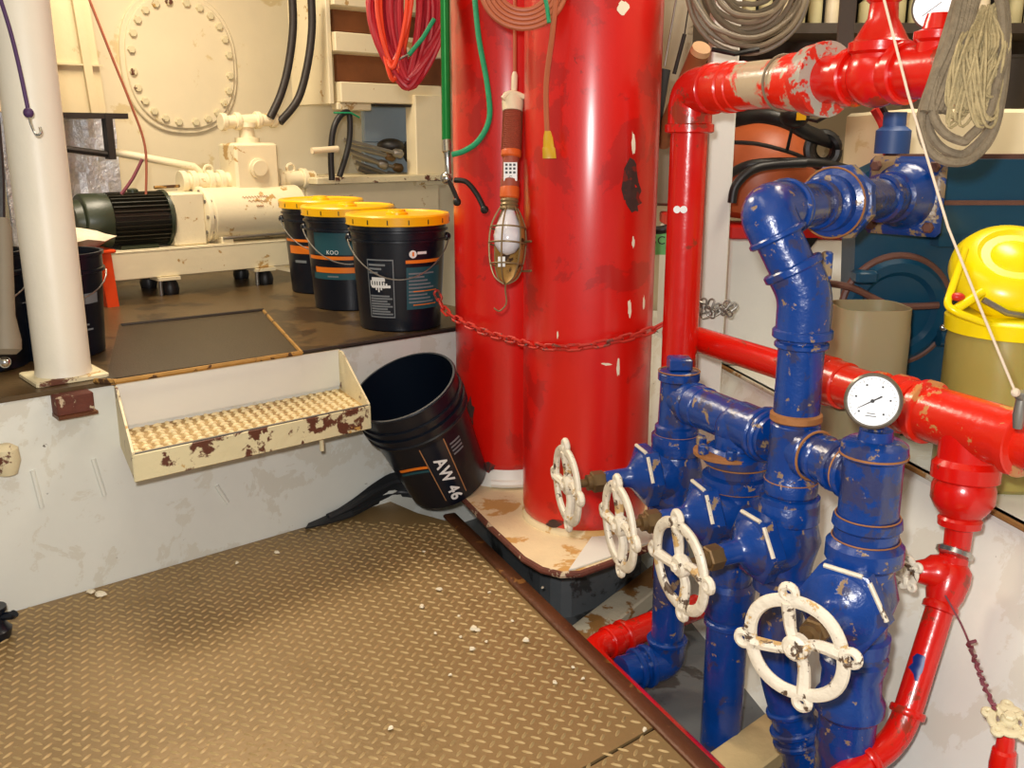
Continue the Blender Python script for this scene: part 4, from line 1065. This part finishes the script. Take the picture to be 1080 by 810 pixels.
m.prism([gc+nrm*.011+d*.016+nrm.cross(d)*.0014, gc+nrm*.011+d*.016-nrm.cross(d)*.0014, gc+nrm*.011-d*.026-nrm.cross(d)*.0004, gc+nrm*.011-d*.026+nrm.cross(d)*.0004], nrm*.0008)
m.lathe(gc+nrm*.011, nrm, [(0, .003), (.002, .003)], 12); m.build('needle', dz_)

# ================================================================== RED LINES
Ex = V(.415, 2.3, 0); ZT = 1.212
rp = thing('red_fire_main', 'red pipe rising beside post and turning along above blue bend', 'pipe', V(Ex.x, Ex.y, ZL))
m = mb('red_pipe').cyl(V(Ex.x, Ex.y, -.02), V(Ex.x, Ex.y, ZT-.06), .0435, None, 28)
m.build('riser', rp)
eT = V(Ex.x, Ex.y, ZT)
m = mb('red_pipe').tube(fillet([V(Ex.x, Ex.y, ZT-.085), eT, eT+HD*.085], .075, 10), .051, 28)
collar(m, V(Ex.x, Ex.y, ZT-.085), UP, .057, .022); collar(m, eT+HD*.085, HD, .056, .018); m.build('elbow', rp)
m = mb('red_worn').tube([eT+HD*.07, eT+HD*.36], .049, 28)
m.build('horizontal_run', rp)
for f, r, w_ in ((.15, .055, .02), (.175, .052, .03), (.375, .056, .05), (.345, .053, .02)): collar(mb('red_worn'), eT+HD*f, HD, r, w_, 28).build('coupling', rp)
mb('cable_grey').ring(eT+HD*.325, HD, .054, .003, 30, 6).build('wire_clamp', rp)
m = mb('flange_worn').lathe(eT+HD*.43, HD, [(-.028, .056), (-.022, .066), (.0, .068), (.012, .068), (.018, .054)], 36); m.build('flange', rp)
mb('flange_worn').lathe(eT+HD*.440, HD, [(0, .070), (.010, .070)], 36).build('bare_flange', rp)
te = eT+HD*.576
m = mb('red_pipe').tube([eT+HD*.44, te+HD*.2], .044, 28); m.sphere(te, .056, 24, 14)
m.lathe(te, UP, [(0, .05), (.035, .048), (.04, .055), (.055, .055), (.06, .046), (.085, .032), (.095, .026), (.12, .024), (.125, .03), (.14, .03), (.145, .02), (.3, .018)], 28)
collar(m, te-HD*.06, HD, .053, .022); collar(m, te+HD*.06, HD, .053, .022)
m.lathe(te+HD*.125, UP, [(0, .036), (.045, .032), (.05, .038), (.062, .038), (.066, .026), (.09, .02)], 24)
collar(m, te+HD*.19, HD, .052, .03)
m.build('tee_valve', rp)
# white dot stickers on riser
for dx in (-3, 4):
    p = PY(717+dx, 221, Ex.y-.0425); mb('white_print').lathe(p, V(-.15, -1, 0), [(-.004, .0085), (.002, .0085)], 14).build('round_sticker', rp)
# gauge above right
gp = PD(985, 8, 1.62)
t = thing('pressure_gauge', 'white-dial gauge at the top right edge above the red tee', 'gauge', gp-V(0, 0, .05))
nr = (V(0, 0, H)-gp).normalized()
mb('gauge_case').lathe(gp, nr, [(-.02, .03), (0, .034), (.006, .036), (.008, .033)], 30).build('case', t)
d2 = mb('gauge_white').lathe(gp, nr, [(.005, .033), (.0092, .0328), (.0094, .001)], 30).build('dial', t)
x = UP.cross(nr).normalized(); y = nr.cross(x); d = (x*.8+y*.6).normalized()
mb('dark_print').box(gp+nr*.0102-d*.004, (.036, .0012, .0006), (d, nr.cross(d), nr)).build('needle', d2)
mb('gauge_case').cyl(gp-V(0, 0, .036), gp-V(-.0, -.02, .085), .008).build('stem', t)

# lower red main (right)
R0 = V(.472, 2.35, .612); RD = V(.41, -.907, 0).normalized()
rm = thing('red_cross_main', 'red-orange pipe running behind blue risers with tee at right', 'pipe', V(.8, 1.62, ZL))
mb('red_pipe').tube([R0-RD*.12, R0+RD*.46], .032, 24).build('thin_run', rm)
m = mb('red_orange').tube([R0+RD*.42, R0+RD*1.45], .044, 28)
m.build('thick_run', rm)
for f, r, w_ in ((.45, .052, .05), (.49, .049, .05), (.60, .05, .02), (.66, .056, .03), (.685, .052, .02)): collar(mb('red_orange'), R0+RD*f, RD, r, w_, 28).build('coupling', rm)
tz = R0+RD*.82
m = mb('red_orange').tube([tz-RD*.1, tz+RD*.1], .052, 28); collar(m, tz-RD*.1, RD, .06, .022, 28); collar(m, tz+RD*.1, RD, .06, .022, 28); collar(m, tz+RD*.2, RD, .056, .03, 28)
m.build('tee', rm)
q1 = PY(1018, 497, 1.60); q2 = PY(1012, 553, 1.585); q3 = PY(1006, 585, 1.58); q4 = PY(1003, 605, 1.575)
dn = (q2-tz).normalized()
m = mb('red_pipe').lathe(tz, dn, [(.0, .05), (.06, .05), (.07, .058), (.095, .058), (.1, .05), (.11, .054), (.135, .054), (.15, .046), (.165, .034), (.17, .038), (.182, .037), (.188, .024), (.26, .022)], 28)
m.build('reducer', rm)
lo = PZ(948, 780, .08)
dn2 = (lo-q4).normalized()
m = mb('red_pipe').tube(fillet([q3, q4, lo, lo+V(-.16, -.08, -.05)], .05, 8), .0245, 20)
collar(m, lo-dn2*.05, dn2, .031, .014); collar(m, lo+V(-.16, -.08, -.05)*.4, V(-.16, -.08, -.05), .031, .014)
m.build('drop_pipe', rm)
pc = q4.lerp(lo, .58); xx0, yy0, zz0 = frame(dn2)
m = mb('paint_blue_chip'); ac = math.atan2(V(-.8, -.6, 0).dot(yy0), V(-.8, -.6, 0).dot(xx0))
hs = [(-.022, -.5, .1), (-.014, -.55, .35), (-.004, -.6, .2), (.006, -.6, .5), (.014, -.5, -.1), (.024, -.5, -.3)]
m.loft([[pc+zz0*h+(xx0*math.cos(ac+a+(b-a)*q/6)+yy0*math.sin(ac+a+(b-a)*q/6))*.0251 for q in range(7)] for h, a, b in hs], False, False)
m.build('blue_paint_patch', rm)
mb('chrome').lathe(q3, dn2, [(-.012, .026), (-.008, .032), (.0, .032), (.004, .026)], 20).build('union_ring', rm)
# small globe valve on the drop pipe
t = thing('globe_valve', 'small red valve with white handwheel on the thin red drop pipe', 'valve', q4)
m = mb('red_pipe').lathe(q4+dn2*.01, dn2, [(-.03, .026), (-.02, .034), (.0, .036), (.03, .033), (.045, .028), (.05, .031), (.06, .031), (.062, .025)], 20)
sv = V(-.93, .1, .02).normalized()
m.lathe(q4, sv, [(0, .03), (.02, .034), (.035, .032), (.045, .024), (.06, .02)], 16); m.build('body', t)
mb('brass').cyl(q4+sv*.05, q4+sv*.085, .007).build('stem', t)
wheel_parts(t, q4+sv*.085, (sv+V(0, -.75, .12)).normalized(), .027, .5, 5, 'wheel_white', 4, .0055, .004)

# low red pipes at floor
t = thing('floor_pipe', 'red pipe lying on the dark floor beneath blue valves and along the deck edge', 'pipe', PZ(650, 670, ZL))
za = -.07
a_ = PZ(735, 640, za); b_ = PZ(628, 683, za); ec = Q0+DE*((b_-Q0).dot(DE)+.05)+DN*.058; ec.z = za
m = mb('red_pipe').tube(fillet([a_, b_, ec, ec+DE*1.2], .05, 8), .033, 24); m.build('pipe_run', t)
m = mb('red_pipe'); dd = (b_-a_).normalized(); collar(m, b_-dd*.05, dd, .039, .03).build('coupling', t); collar(mb('red_pipe'), b_-dd*.09, dd, .041, .014).build('coupling', t)
# timbers
def beam(p, q, w_, h_, mm, name, label):
    d = (q-p).normalized(); c_ = (p+q)/2; c_.z = ZL+h_/2+.001
    o = mb(mm).box(c_, ((q-p).length, w_, h_), (d, UP.cross(d), UP), .004).build(name, None, V(c_.x, c_.y, ZL))
    return tag(o, label, 'beam')
beam(PZ(585, 690, ZL+.05), PZ(703, 598, ZL+.05), .085, .05, 'timber_painted', 'floor_timber', 'mottled white and rusty beam on dark floor beneath left valves')
beam(PZ(742, 826, ZL+.04), PZ(842, 752, ZL+.04), .1, .04, 'timber', 'floor_timber', 'pale bare wood board on floor at bottom right by blue pipes')
# wall wire to bottom-right valve
v1 = PZ(1064, 760, .22)
t = thing('globe_valve', 'small dark red valve with cream handwheel at bottom right corner', 'valve', v1-V(0, 0, .12))
m = mb('red_pipe').lathe(v1-V(0, 0, .02), V(0, 0, -1), [(0, .008), (.012, .013), (.03, .014), (.034, .018), (.06, .02), (.1, .018), (.12, .023), (.36, .02)], 18); m.build('body', t)
mb('brass').cyl(v1-V(0, 0, .025), v1, .008).build('stem', t)
wheel_parts(t, v1, V(-.12, -.3, 1).normalized(), .025, .3, 5, 'cream_rusty', 4, .006, .003)
q = [PY(997, 628, 1.53), PY(1012, 655, 1.5), PY(1022, 678, 1.47)]; q += [PD(1030, 700, 1.52), PD(1038, 722, 1.5), PD(1050, 748, 1.47)]
t = thing('tie_wire', 'dark red twisted wire running from red valve to the bottom right handwheel', 'wire', q[0])
mb('maroon_wire').tube(smooth_path(q), .0018, 6).build('wire', t)
m = mb('maroon_wire'); pts = smooth_path(q[2:], 14)
hel = [p+V(.004*math.cos(k*1.3), .004*math.sin(k*1.3), .002*math.sin(k*2)) for k, p in enumerate(pts)]
m.tube(hel, .0022, 6); m.tube([q[2]+V(0, 0, 0), q[2]+V(.012, 0, .004)], .003, 6); m.build('twisted_end', t)

# ================================================================== RIGHT LEDGE THINGS
# engine
en = thing('marine_engine', 'dark teal engine block with round cover on the ledge at right', 'engine', V(1.1, 2.4, ZG))
ey = 2.17
def exz(px, py, y=ey): return PY(px, py, y)
ae = exz(887, 168); be = exz(1160, 160)
top_z = 1.055; x0 = .80; x1 = 1.65
def prof_box(mm, pts, y0, y1, name, parent, bev=0):
    return mb(mm).prism([V(a, y0, z) for a, z in pts], V(0, y1-y0, 0)).build(name, parent, smooth=False)
prof_box('engine_teal', [(x0-.025, .96), (x0, .54), (x0+.06, .5), (x1, .5), (x1, 1.06), (x0+.05, 1.06), (x0-.01, 1.03)], ey, ey+.09, 'block', en)
prof_box('engine_teal', [(.945, .9), (.945, 1.045), (.965, 1.06), (1.6, 1.06), (1.6, .9)], ey-.06, ey+.02, 'upper_cover', en)
prof_box('engine_rust', [(.94, .963), (.94, .973), (1.6, .973), (1.6, .963)], ey-.068, ey, 'cover_seam', en)
prof_box('engine_teal', [(.95, .87), (.95, .9), (1.6, .9), (1.6, .87)], ey-.045, ey, 'lower_rail', en)
prof_box('engine_rust', [(x0+.05, 1.06), (x0+.06, 1.07), (x1, 1.07), (x1, 1.06)], ey+.0, ey+.08, 'top_gasket', en)
cc = V(.885, ey, .72)
mb('engine_rust').ring(cc+V(0, -.004, 0), V(0, 1, 0), .125, .009, 40, 8).build('cover_gasket', en)
mb('engine_teal').lathe(cc, V(0, -1, 0), [(0, .12), (.012, .12), (.02, .11), (.02, .09), (.008, .08), (.008, .001)], 40).build('round_cover', en)
mb('engine_rust').tube(smooth_path([exz(868, 298, ey-.03), exz(900, 304, ey-.03), exz(940, 322, ey-.03), exz(990, 322, ey-.04)]), .008, 8).build('fuel_pipe', en)
mb('engine_teal').box((.80, ey-.02, .80), (.05, .05, .03), None, .006).build('lug', en)
mb('engine_teal').tube([V(.98, ey-.03, .66), V(1.2, ey-.03, .655)], .02, 12).build('oil_rail', en)
mb('chrome').sphere(V(.975, ey-.06, .69), .009, 8, 6).build('rail_bolt', en)
mb('dark_steel').box((1.15, ey+.2, (.5+ZG)/2), (.7, .4, .5-ZG), None, .005).build('mount', en)
# blue small bottle / filter on engine
p = PY(940, 165, ey+.045)
tag(mb('blue_weather').lathe(V(p.x, p.y, 1.071), UP, [(0, .038), (.05, .038), (.06, .025), (.09, .025)], 20).build('filter_can', None, V(p.x, p.y, 1.071)), 'small blue filter can on the engine behind grey rope', 'can')
# jars
def jar(c_, w_, h_, mm, label, rnd=1):
    t = thing('plastic_jar', label, 'container', c_)
    R = []
    for z, s_ in ((0, .92), (.01, 1), (h_*.86, 1), (h_*.9, .98), (h_, .98), (h_, .93), (h_*.88, .93), (.02, .9), (.02, .05)):
        ring = []
        for k in range(32):
            a = 2*PI*k/32; p_ = 4 if not rnd else 2.4
            r = 1/((abs(math.cos(a))**p_+abs(math.sin(a))**p_)**(1/p_))
            ring.append(c_+V(w_*s_*r*math.cos(a), w_*s_*r*math.sin(a), z))
        R.append(ring)
    mb(mm).loft(R).build('body', t)
    return t
j1 = jar(V(.775, 2.035, ZG), .078, .34, 'jar_plastic', 'open translucent beige plastic jar behind the pressure gauge', 0)
j2 = jar(V(1.015, 1.89, ZG), .118, .335, 'jar_oil', 'translucent jar of yellow oil with bright yellow lid at right', 1)
mb('ivory').box(V(.965, 1.80, ZG+.17), (.03, .02, .2), None, .006).build('moulded_handle', j2)
jc = V(1.015, 1.89, ZG+.31)
mb('yellow_bright').lathe(jc, UP, [(0, .122), (.002, .128), (.03, .13), (.036, .124), (.04, .1), (.041, .001)], 44).build('lid', j2)
# yellow funnel-lamp thing on top
yc = PD(1066, 285, 1.9)
t = thing('yellow_floodlight', 'bright yellow rounded plastic lantern lying on yellow jar lid', 'lantern', V(yc.x, yc.y, jc.z+.04))
ya = V(-.15, -.55, .75).normalized()
xx, yy_, zz_ = frame(ya)
m = mb('yellow_bright').lathe(yc, ya, [(-.055, .04), (-.05, .085), (-.03, .108), (-.01, .115), (.01, .113), (.03, .1), (.042, .08), (.045, .07), (.038, .062), (.038, .045), (.046, .035), (.048, .001)], 44)
m.build('housing', t)
bb_ = [PD(1018, 262, 1.87), PD(998, 322, 1.84), PD(1010, 330, 1.83), PD(1050, 345, 1.84)]
mb('yellow_bright').tube(fillet(bb_, .02), .0075, 10).build('carry_frame', t)
mb('yellow_bright').tube([PD(1036, 308, 1.84), PD(1008, 326, 1.835)], .009, 10).build('brace', t)
mb('red_lid').sphere(PD(1010, 313, 1.84), .012, 12, 8, None, (1.2, 1, .7)).build('red_button', t)
mb('steel').tube([PD(1037, 316, 1.83), PD(1062, 330, 1.83), PD(1085, 334, 1.83)], .006, 8).build('clip_wire', t)

# batteries with red tops
def battery(c_, w_, d_, h_, label):
    t = thing('battery_box', label, 'battery', c_)
    mb('white_paint').box(c_+V(0, 0, h_/2), (w_, d_, h_), None, .006).build('case', t)
    mb('red_lid').box(c_+V(0, 0, h_+.02), (w_+.008, d_+.008, .04), None, .005).build('lid', t)
    for s_ in (-1, 1): mb('steel').lathe(c_+V(s_*w_*.32, 0, h_+.04), UP, [(0, .012), (.02, .011)], 12).build('terminal', t)
    return t
bt = battery(V(.875, 3.0, ZG), .42, .2, .395, 'white battery case with red lid and black diamond label behind blue bend')
p = V(.84, 2.898, 0); lc = PY(855, 255, 2.898)
d_ = mb('dark_print'); d_.prism([lc+V(-.022, 0, .012), lc+V(.022, 0, .012), lc+V(0, 0, -.02)], V(0, -.002, 0)); lbb = d_.build('diamond_mark', bt, smooth=False)
mb('grey_print').box(lc+V(0, -.001, -.036), (.11, .002, .003)).build('print_line', bt, smooth=False)
b2_ = battery(V(.60, 3.36, ZG), .13, .2, .40, 'white battery case with green SC label behind front red cylinder')
lc = PY(691, 257, 3.257)
gl_ = mb('green_label').box(lc+V(.01, 0, 0), (.07, .003, .075)).build('green_label', b2_, smooth=False)
m = mb('dark_print'); put_text(m, 'SC', .04, lambda x, y: lc+V(.01+x, -.0025, y+.01)); m.build('lettering', gl_)
q = [PY(682, 250, 3.3), PY(692, 238, 3.24), PY(708, 234, 3.2), PY(726, 226, 3.2)]
tag(mb('black_rubber').tube(smooth_path([PY(684, 243, 3.2), PY(700, 242, 3.18), PY(712, 236, 3.2), PY(730, 220, 3.24)]), .014, 10).build('battery_cable', None, q[1]), 'thick black cable across the battery top between cylinder and red pipe', 'cable')
p = PY(702, 200, 3.45)
tag(mb('grey_box').box(V(p.x, 3.5, .99), (.17, .2, .23), None, .01).build('junction_box', None, V(p.x, 3.5, .875)), 'grey-brown box above the battery between cylinder and red pipe', 'box')
# chain heap on ledge behind red riser
hc = thing('loose_chain', 'small heap of silver chain on the ledge beside the white post', 'chain', PY(752, 330, 2.68))
random.seed(9)
for k in range(16):
    p = PY(738+k*2.3, 327+random.uniform(-7, 7), 2.68); a = random.uniform(0, PI)
    link_geo(mb('steel'), p, V(math.cos(a), 0, math.sin(a)), V(math.sin(a)*.5, 1, -math.cos(a)*.3).normalized(), .015, .0075, .0028).build('link', hc)
# orange basket + black hoses
oc = PY(812, 172, 2.95)
t = thing('orange_fender', 'orange-brown plastic float behind red and blue bends, ringed by black hoses', 'float', V(oc.x, oc.y, .84))
m = mb('orange_plastic').lathe(V(oc.x-.02, 3.05, .86), V(.1, 0, 1), [(0, .1), (.02, .15), (.1, .17), (.2, .165), (.26, .13), (.3, .06)], 32); m.build('shell', t)
mb('dark_steel').tube(smooth_path([PY(768, 150, 2.87), PY(800, 152, 2.85), PY(840, 163, 2.87), PY(860, 175, 2.9)]), .006, 8).build('strap', t)
q = [PY(764, 187, 2.8), PY(790, 174, 2.74), PY(830, 171, 2.74), PY(870, 173, 2.76), PY(905, 182, 2.8)]
tag(mb('black_rubber').tube(smooth_path(q), .013, 10).build('black_hose', None, q[0]), 'black hose running level across the orange float to the engine', 'hose')
q = [PY(772, 214, 2.7), PY(776, 196, 2.7), PY(792, 180, 2.7), PY(815, 174, 2.71), PY(850, 172, 2.71)]
tag(mb('black_rubber').tube(smooth_path(q), .013, 10).build('black_hose', None, q[0]), 'black hose curving down left across the orange float', 'hose')
pts = []
for k in range(3):
    for j in range(20):
        a = 2*PI*j/20; pts.append(PY(868+(16-2*k)*math.cos(a), 158+(17-2*k)*math.sin(a), 2.82+.015*k))
tag(mb('black_rubber').tube(smooth_path(pts, 2), .014, 8).build('hose_coil', None, pts[0]), 'tight dark hose coil right of the orange float', 'hose')
q = [PY(768, 128, 2.85), PY(800, 122, 2.8), PY(830, 128, 2.78), PY(852, 140, 2.8), PY(880, 150, 2.85)]
tag(mb('black_rubber').tube(smooth_path(q), .022, 10).build('black_hose', None, q[0]), 'fat black hose under the peeling red horizontal pipe', 'hose')
p = PY(838, 123, 2.7)
t = thing('cable_plug', 'black plug with yellow sticker under the red flange', 'plug', p)
mb('black_rubber').sphere(p, .035, 14, 8, None, (1.2, .8, .9)).build('body', t)
mb('yellow_lid').box(p+V(.01, -.028, 0), (.026, .004, .02)).build('sticker', t)
mb('black_rubber').tube([p+V(0, .05, -.09), p, PY(862, 128, 2.65), PY(890, 112, 2.62)], .005, 6).build('lead', t)
# red and dark cable right
q = [PY(922, 115, 2.3), PY(932, 135, 2.3), PY(936, 165, 2.32)]
tag(mb('red_lid').tube(smooth_path(q), .010, 8).build('red_cable', None, q[-1]), 'short red cable hanging below the red tee onto the engine', 'cable')
q = [PY(930, 113, 2.31), PY(940, 135, 2.31), PY(941, 165, 2.33)]
tag(mb('black_rubber').tube(smooth_path(q), .008, 8).build('black_cable', None, q[-1]), 'short black cable beside the red cable below the red tee', 'cable')
# upper right: shelf, coils
sh = thing('wall_shelf', 'dark wall shelf with paper rolls above the red horizontal pipe', 'shelf', PY(860, 60, 3.2))
s0 = PY(770, 62, 3.2); s1 = PY(905, 46, 3.2)
mb('shelf_dark').box(V(1.4, 3.3, 1.44), (1.55, .3, .03)).build('board', sh, smooth=False)
mb('shelf_dark').box(V(1.4, 3.3, 1.60), (1.55, .3, .03)).build('board', sh, smooth=False)
for xx_ in (.63, 2.17): mb('shelf_dark').box(V(xx_, 3.3, 1.55), (.02, .3, .4)).build('side_panel', sh, smooth=False)
mb('shelf_dark').box(V(1.4, 3.44, 1.55), (1.55, .02, .4)).build('back_panel', sh, smooth=False)
for k in range(27):
    h_ = .085+.012*((k*7) % 4)
    o = mb('paper_yellow' if k % 3 else 'ivory').lathe(V(.70+k*.053, 3.22, 1.456), UP, [(0, .02), (.004, .022), (h_*.75, .022), (h_*.85, .011), (h_, .011)], 12).build('small_bottle', None, V(.70+k*.053, 3.22, 1.456))
    tag(o, 'small pale bottle standing in the row on the lower dark shelf', 'bottle', 'bottles on the lower shelf')
for k in range(23):
    o = mb('paper_yellow' if k % 4 else 'grey_box').box(V(.72+k*.06, 3.24, 1.616+.06), (.046, .1, .12), None, .003).build('booklet', None, V(.72+k*.06, 3.24, 1.616))
    tag(o, 'pale yellow booklet standing in the row on the upper dark shelf', 'book', 'booklets on the upper shelf')
# grey hose coil
t = thing('hose_coil', 'big coil of grey-brown hose hanging at top above the red bend', 'hose', PY(790, 50, 2.4))
pts = []; random.seed(31)
for k in range(13):
    rx = 30+2.9*k+random.uniform(-2, 2); ry = 22+3.9*k+random.uniform(-4, 4); oxx = random.uniform(-4, 5)
    for j in range(22):
        a = 2*PI*j/22; pts.append(PY(790+oxx+rx*math.cos(a)+random.uniform(-1, 1), -14+ry*math.sin(a)+random.uniform(-1, 1), 2.38+.04*math.sin(a+k)+.01*(k % 3)))
mb('cable_grey').tube(smooth_path(pts, 2), .0062, 8).build('coil', t)
mb('black_rubber').tube([PY(751, 52, 2.36), PY(775, 57, 2.34), PY(800, 52, 2.35)], .006, 6).build('tie', t)
# dark strap at top
q = [PY(893, -10, 2.0), PY(892, 20, 2.0), PY(892, 62, 2.02)]
tag(mb('shelf_dark').box(PY(893, 22, 2.05), (.034, .008, .17), None, .002).build('steel_strap', None, q[-1]), 'dark flat strap hanging behind the red flange at top', 'strap')
# right rope coil
t = thing('rope_coil', 'long looped grey cable with tangled khaki twine hanging at top right', 'rope', PD(1010, 170, 1.5))
m = mb('rope_grey')
def loopd(pts, d, r, mm): return [PD(x, y, d) for x, y in pts]
base_l = [(1015, -20), (1000, 30), (985, 80), (972, 120), (973, 145), (985, 163), (1003, 171), (1025, 167), (1045, 145), (1055, 110), (1061, 60), (1060, 10), (1050, -20)]
for k, (dx, dy, dd) in enumerate(((0, 0, 0), (7, -8, .015), (12, -22, -.01))):
    pts = [PD(x+(dx if x < 1015 else -dx*.5), y+(dy if y > 100 else 0), 1.5+dd) for x, y in base_l]
    if k: pts = [PD(x+(dx if x < 1015 else -dx*.3), y+dy*(1 if y > 60 else 0), 1.5+dd) for x, y in base_l]
    m.tube(smooth_path(pts), .0075, 8)
for k in range(5):
    m.tube(smooth_path([PD(1016+5*k, -20, 1.49), PD(1003+6*k-k*k*.6, 40, 1.485), PD(984+5*k, 85+4*k, 1.49), PD(975+5*k, 118, 1.49)]), .0075, 8)
m.build('outer_loops', t)
m = mb('rope_khaki'); random.seed(8)
for k in range(46):
    xa = 1020+random.uniform(-6, 22); xb_ = 1000+random.uniform(-4, 40); yb_ = random.uniform(95, 128)
    m.tube(smooth_path([PD(xa+8, random.uniform(5, 20), 1.5), PD((xa+xb_)/2-6+random.uniform(-6, 14), 60, 1.475+random.uniform(-.02, .02)), PD(xb_, yb_, 1.48), PD(xb_+14, yb_-4, 1.49), PD(xa+18+random.uniform(-3, 6), 50, 1.5+random.uniform(-.02, .02)), PD(xa+10, 12, 1.5)], 4), .0024, 6)
m.build('tangled_twine', t)
# string
q = [PD(931, -6, 1.42), PD(958, 100, 1.42), PD(1000, 240, 1.42), PD(1034, 325, 1.42), PD(1071, 414, 1.42)]
t = thing('white_string', 'taut white string slanting down from top to right red pipe', 'string', q[-1])
mb('string_white').tube(q, .0021, 8).build('string', t)
mb('string_white').sphere(q[-1], .007, 8, 6).build('knot', t)
p = PD(1077, 425, 1.44)
tag(mb('steel').lathe(p-V(0, 0, .04), UP, [(0, .007), (.02, .01), (.045, .008), (.05, .012), (.058, .012)], 14).build('petcock', None, p-V(0, 0, .04)), 'small steel cock on the red pipe at right frame edge', 'valve')
# cream cabinet behind engine top
tag(mb('wall_cream').box(V(1.55, 3.0, .80), (.9, .5, .77), None, .01).build('cream_cabinet', None, V(1.55, 3.0, ZG)), 'cream metal cabinet behind the teal engine and rope', 'cabinet')
for k in range(6):
    cxx = 1.2+.125*k; mm = ['shelf_dark', 'orange_plastic', 'dark_steel', 'riser_brown', 'shelf_dark', 'grey_box'][k]; hh_ = .11+.02*(k % 3)
    lab = ['dark tin at the left end of the cream cabinet top', 'orange-brown tin on the cream cabinet top', 'black tin beside the orange-brown one on the cabinet', 'brown tin in the middle of the cabinet top', 'dark tin behind the rope coil on the cabinet', 'grey tin at the right end of the cabinet top'][k]
    o = mb(mm).lathe(V(cxx, 2.9, 1.187), UP, [(0, .05), (.003, .053), (hh_-.01, .053), (hh_-.008, .055), (hh_, .055), (hh_, .05), (hh_-.004, .045)], 20).build('tin', None, V(cxx, 2.9, 1.187))
    tag(o, lab, 'tin')
# tools between cylinder and red riser
t = thing('spray_lance', 'black rod with clamp hanging at top beside the red cylinder', 'rod', PY(693, 50, 2.7))
mb('black_rubber').cyl(PY(693, -10, 2.7), PY(693, 40, 2.7), .006).build('rod', t)
mb('black_rubber').sphere(PY(691, 32, 2.7), .014, 10, 8).build('clamp', t)
mb('grey_box').cyl(PY(693, 36, 2.7), PY(693, 52, 2.7), .0045).build('tip', t)
t = thing('hand_pump', 'long dark grey tube handle leaning between cylinder and red pipe', 'tool', PY(686, 155, 2.75))
mb('grey_black').cyl(PY(684, 158, 2.75), PY(699, 73, 2.75), .024, .022).build('grip', t)
mb('steel').cyl(PY(701, 70, 2.75), PY(714, -5, 2.75), .003).build('shaft', t)
t = thing('wooden_mallet', 'brown wooden handle with pale round end behind the red bend', 'handle', PY(700, 145, 2.6))
mb('wood_handle').cyl(PY(698, 150, 2.8), PY(738, 55, 2.55), .026).build('handle', t)
mb('wood_end').cyl(PY(738, 55, 2.55), PY(740, 50, 2.54), .026, .024).build('end_grain', t)
tag(mb('dark_steel').cyl(PY(711, 78, 2.9), PY(722, 36, 2.9), .006).cyl(PY(722, 36, 2.9), PY(738, -70, 2.9), .002).build('hanging_pin', None, PY(711, 75, 2.9)), 'short dark pin hanging on a thin wire behind the dark tube handle', 'pin')
# rubble on hull ledge between risers
random.seed(12)
m = mb('shelf_dark')
for k in range(18):
    p = PZ(782+k*6, 424-k*.3+random.uniform(-3, 3), ZG+.006) ; m.sphere(V(max(p.x, xt(p.y)+.01), p.y, ZG+.008), random.uniform(.008, .016), 7, 5, None, (1.3, 1, .8))
o = m.build('ledge_debris', None, PZ(830, 420, ZG)); o['kind'] = 'stuff'; tag(o, 'loose dark grit and scrap lying along the white ledge', 'debris')

# paint flakes on deck plate
random.seed(4)
fk = [(500, 664, 7), (498, 685, 5), (513, 677, 3), (486, 672, 3), (484, 650, 3), (555, 676, 6), (504, 665, 4), (516, 625, 3), (445, 640, 5), (463, 622, 5), (447, 582, 3), (585, 720, 4), (412, 768, 4), (459, 668, 3), (540, 655, 3), (572, 620, 3), (604, 704, 3), (105, 628, 9), (96, 625, 7), (292, 583, 5), (250, 594, 4), (475, 712, 3), (615, 716, 3), (680, 770, 4)]
src = None
for k, (x_, y_, s_) in enumerate(fk):
    p = PZ(x_, y_, .003)
    if src is None or k % 6 == 0:
        n = 7; ring = [V(math.cos(2*PI*i/n)*random.uniform(.6, 1.2), math.sin(2*PI*i/n)*random.uniform(.5, .9), random.uniform(0, .25)) for i in range(n)]
        src = mb('flake').loft([[v for v in ring], [v*.7+V(0, 0, .5) for v in ring]]).build('paint_flake', None, (0, 0, 0)); o = src
    else:
        o = src.copy(); C.objects.link(o)
    o.location = p; o.scale = (s_*.0018,)*3; o.rotation_euler = (0, 0, random.uniform(0, 6))
    tag(o, 'small cream paint flake lying on the tan tread plate', 'flake', 'paint flakes on the deck')
for o in bpy.data.objects:
    if '_b' in o: del o['_b']
